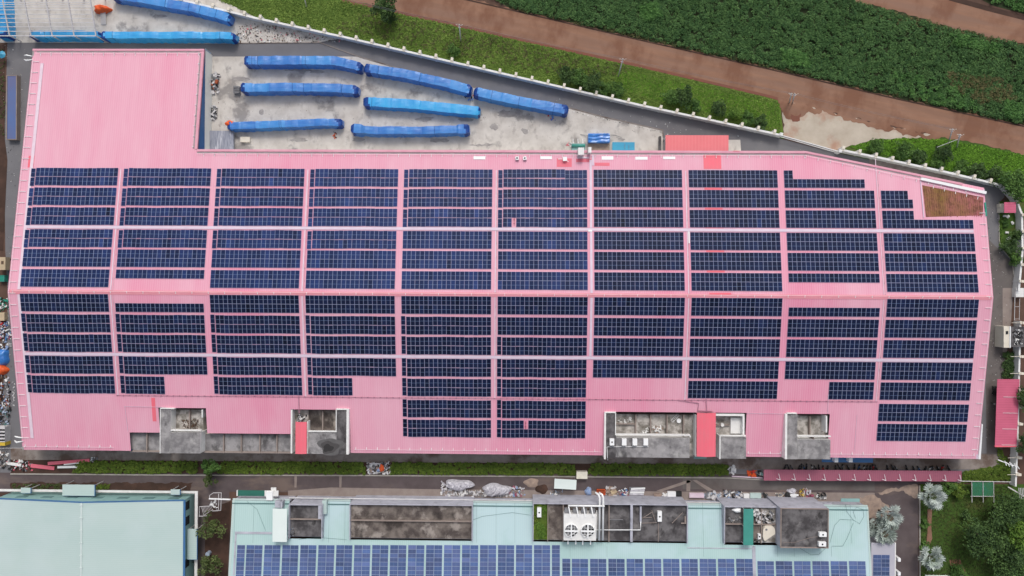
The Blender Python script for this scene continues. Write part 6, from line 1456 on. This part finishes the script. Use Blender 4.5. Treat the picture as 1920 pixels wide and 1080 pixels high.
J([(-8, 704), (16, 706), (18, 765), (-8, 765)], ['plastic', 'steel_grey', 'white_paint', 'black', 'blue_bag', 'brown', 'rust'], 'grey and white scrap heap below the orange mound', n=170)
J([(-8, 765), (20, 765), (14, 800), (-8, 800)], ['pale_blue', 'steel_grey', 'black', 'mint_dark'], 'bluish grey machinery scrap at the left edge', n=90)
x = rect(-10, 800, 9, 838, 2.0); t = thing('container', 'white and yellow container at the left edge near the bottom of the lane', 'container', ((x[0] + x[2]) / 2, (x[1] + x[3]) / 2, 0)); MB().box(x[0], x[1] + 1.2, 0, x[2], x[3], 2.0).build('body', 'steel_white', t); MB().box(x[0], x[1] + .3, 0, x[2], x[1] + 1.18, 1.9).build('end', 'yellow', t)
m = MB()
for k in range(4): m.box(x[0], x[1] + 1.5 + k * .85, 2.01, x[2], x[1] + 1.9 + k * .85, 2.06)
m.build('stripe', 'black', t)
J([(-6, 845), (14, 848), (14, 880), (-6, 880)], ['steel_grey', 'concrete_path', 'white_paint', 'black'], 'grey debris below the container at the left edge', n=60)
m = MB(); m.tube([at(0, 840.5, 3), at(44, 840, 3)], .05); tag(m.build('cable', 'steel_white'), 'thin pale cable crossing the lane at the factory corner', 'cable')
J([(24, 716), (28, 716), (27, 762), (24, 762)], ['white_paint', 'steel_white'], 'short line of white scraps in the lane left of the factory', n=22, size=(.1, .4), h=.1)
m = MB()
for k in range(3): m.beam(at(15, 643 + k * 2.5, .2), at(22, 645 + k * 2.5, .2), .1)
tag(m.build('poles', 'steel_white'), 'three short pale poles in the lane at the left', 'poles')
# green net frames in the garden
c = at(1843, 920, 2); t = thing('net_frame', 'white framed green net shade in the garden corner', 'net frame', (c.x, c.y, 0))
m = MB()
for px in (1822, 1843, 1863): m.beam(at(px, 903, 2.2), at(px + .5, 942, 2.2), .1); m.beam(at(px, 903, 0), at(px, 903, 2.2), .1); m.beam(at(px + .5, 942, 0), at(px + .5, 942, 2.2), .1)
m.beam(at(1820, 930.5, 2.2), at(1865, 930.5, 2.2), .1); m.beam(at(1803, 902, 2.2), at(1896, 903.5, 2.2), .14); m.build('frame', 'steel_white', t)
M('green_net', (.03, .20, .12), (.05, .16, .07), scale=1.2, alpha=.7); x = rect(1823, 904, 1862, 930, 2.1); MB().box(x[0], x[1], 2.06, x[2], x[3], 2.1).build('net', 'green_net', t)
c = at(1880, 872, 5); t = thing('lamp_mast', 'white branching mast over the fence at the lower right', 'mast', (c.x, c.y, 0))
m = MB(); m.beam(at(1871, 862, 5), at(1900, 873, 6), .2); 
for k in range(9): a = at(1884 + k * 3, 868 + k * .8 - 4 + (k % 3) * 2, 6); b = at(1884 + k * 3 + 3, 868 + k * .8 + 5 - (k % 2) * 4, 6); m.beam(a, b, .13)
m.beam(at(1896, 872, 6), at(1896, 872, 0), .2); m.build('mast', 'clean_white', t)
m = MB(); m.beam(at(1890, 913, 4), at(1925, 933, 5), .25)
for k in range(4): m.beam(at(1910 + k * 3, 915, 5), at(1912 + k * 3, 935, 5), .12)
tag(m.build('lamp_mast', 'steel_white'), 'second white mast at the right edge below the fence corner', 'mast')
tag(MB().box(at(1735, 1078.5, .3).x, at(1735, 1085, .3).y, 0, at(1807, 1078.5, .3).x, at(1735, 1078.5, .3).y, .3).build('garden_kerb', 'white_paint'), 'white kerb at the bottom edge under the lower silver palm', 'kerb')
for i, (px, py) in enumerate(((1884, 405), (1890, 406), (1898, 418), (1888, 436), (1891, 447))):
    c = at(px, py, .2); m = MB(); m.obox(c.x, c.y, .05, .8, .5, .25, i); m.obox(c.x + .1, c.y, .3, .4, .3, .15, i + 1); tag(m.build('garden_stone', 'white_paint'), ['left of the top pair of', 'right of the top pair of', 'single right-hand one of the', 'large middle one of the', 'lowest one of the'][i] + ' pale stones in the booth garden', 'stone', 'pale stones in the booth garden')

def nest(t, part, names):
    p = next(c for c in t.children if c.name.split('.')[0] == part)
    for c in list(t.children):
        if c.name.split('.')[0] in names: c.parent = p
bpy.context.view_layer.update()
nest(F, 'roof', {'skylight', 'ridge_cap', 'gutter', 'eave_rim', 'walkway', 'cable_tray', 'replaced_sheet', 'patched_sheet', 'safety_line', 'conduit', 'cable', 'weathered_sheets', 'flashing', 'junction_plate', 'corner_bracket'})
nest(F, 'wall', {'shutter'})
nest(RMn, 'roof', {'sheet_seam', 'verge_trim', 'walkway', 'gutter', 'cable'})
nest(LM, 'roof', {'ridge_cap', 'barge_board', 'gutter'}); nest(LM, 'wall', {'window', 'grille', 'ledge'})
for o in list(bpy.data.objects):
    if o.name.split('.')[0] == 'air_conditioner' and any(c.name.split('.')[0] == 'fan' for c in o.children): nest(o, 'casing', {'fan', 'foot'})

# ------------------------------------------------------------------ light
w = bpy.data.worlds.new('World'); sc.world = w; w.use_nodes = True
N = w.node_tree.nodes; L = w.node_tree.links; bg = N['Background']
sky = N.new('ShaderNodeTexSky'); sky.sky_type = 'NISHITA'; sky.sun_disc = False
SE, SA = math.radians(48), math.radians(6)      # elevation; compass direction (0 = north, clockwise)
sky.sun_elevation = SE; sky.sun_rotation = SA; sky.air_density = 1.0; sky.dust_density = 4.0; sky.ozone_density = 1.0
hs = N.new('ShaderNodeHueSaturation'); hs.inputs['Saturation'].default_value = .42
L.new(sky.outputs[0], hs.inputs['Color']); L.new(hs.outputs[0], bg.inputs[0]); bg.inputs[1].default_value = .145
sd = bpy.data.lights.new('sun', 'SUN'); sd.energy = .95; sd.angle = math.radians(14); sd.color = (1, .97, .93)
so = bpy.data.objects.new('sun', sd); col.objects.link(so); so.location = (0, 0, 120)
dirn = Vector((math.sin(SA) * math.cos(SE), math.cos(SA) * math.cos(SE), math.sin(SE)))
so.rotation_euler = dirn.to_track_quat('Z', 'Y').to_euler()
sc.view_settings.view_transform = 'Standard'; sc.view_settings.look = 'None'; sc.view_settings.exposure = .16; sc.view_settings.gamma = 1
print('objects', len(bpy.data.objects))
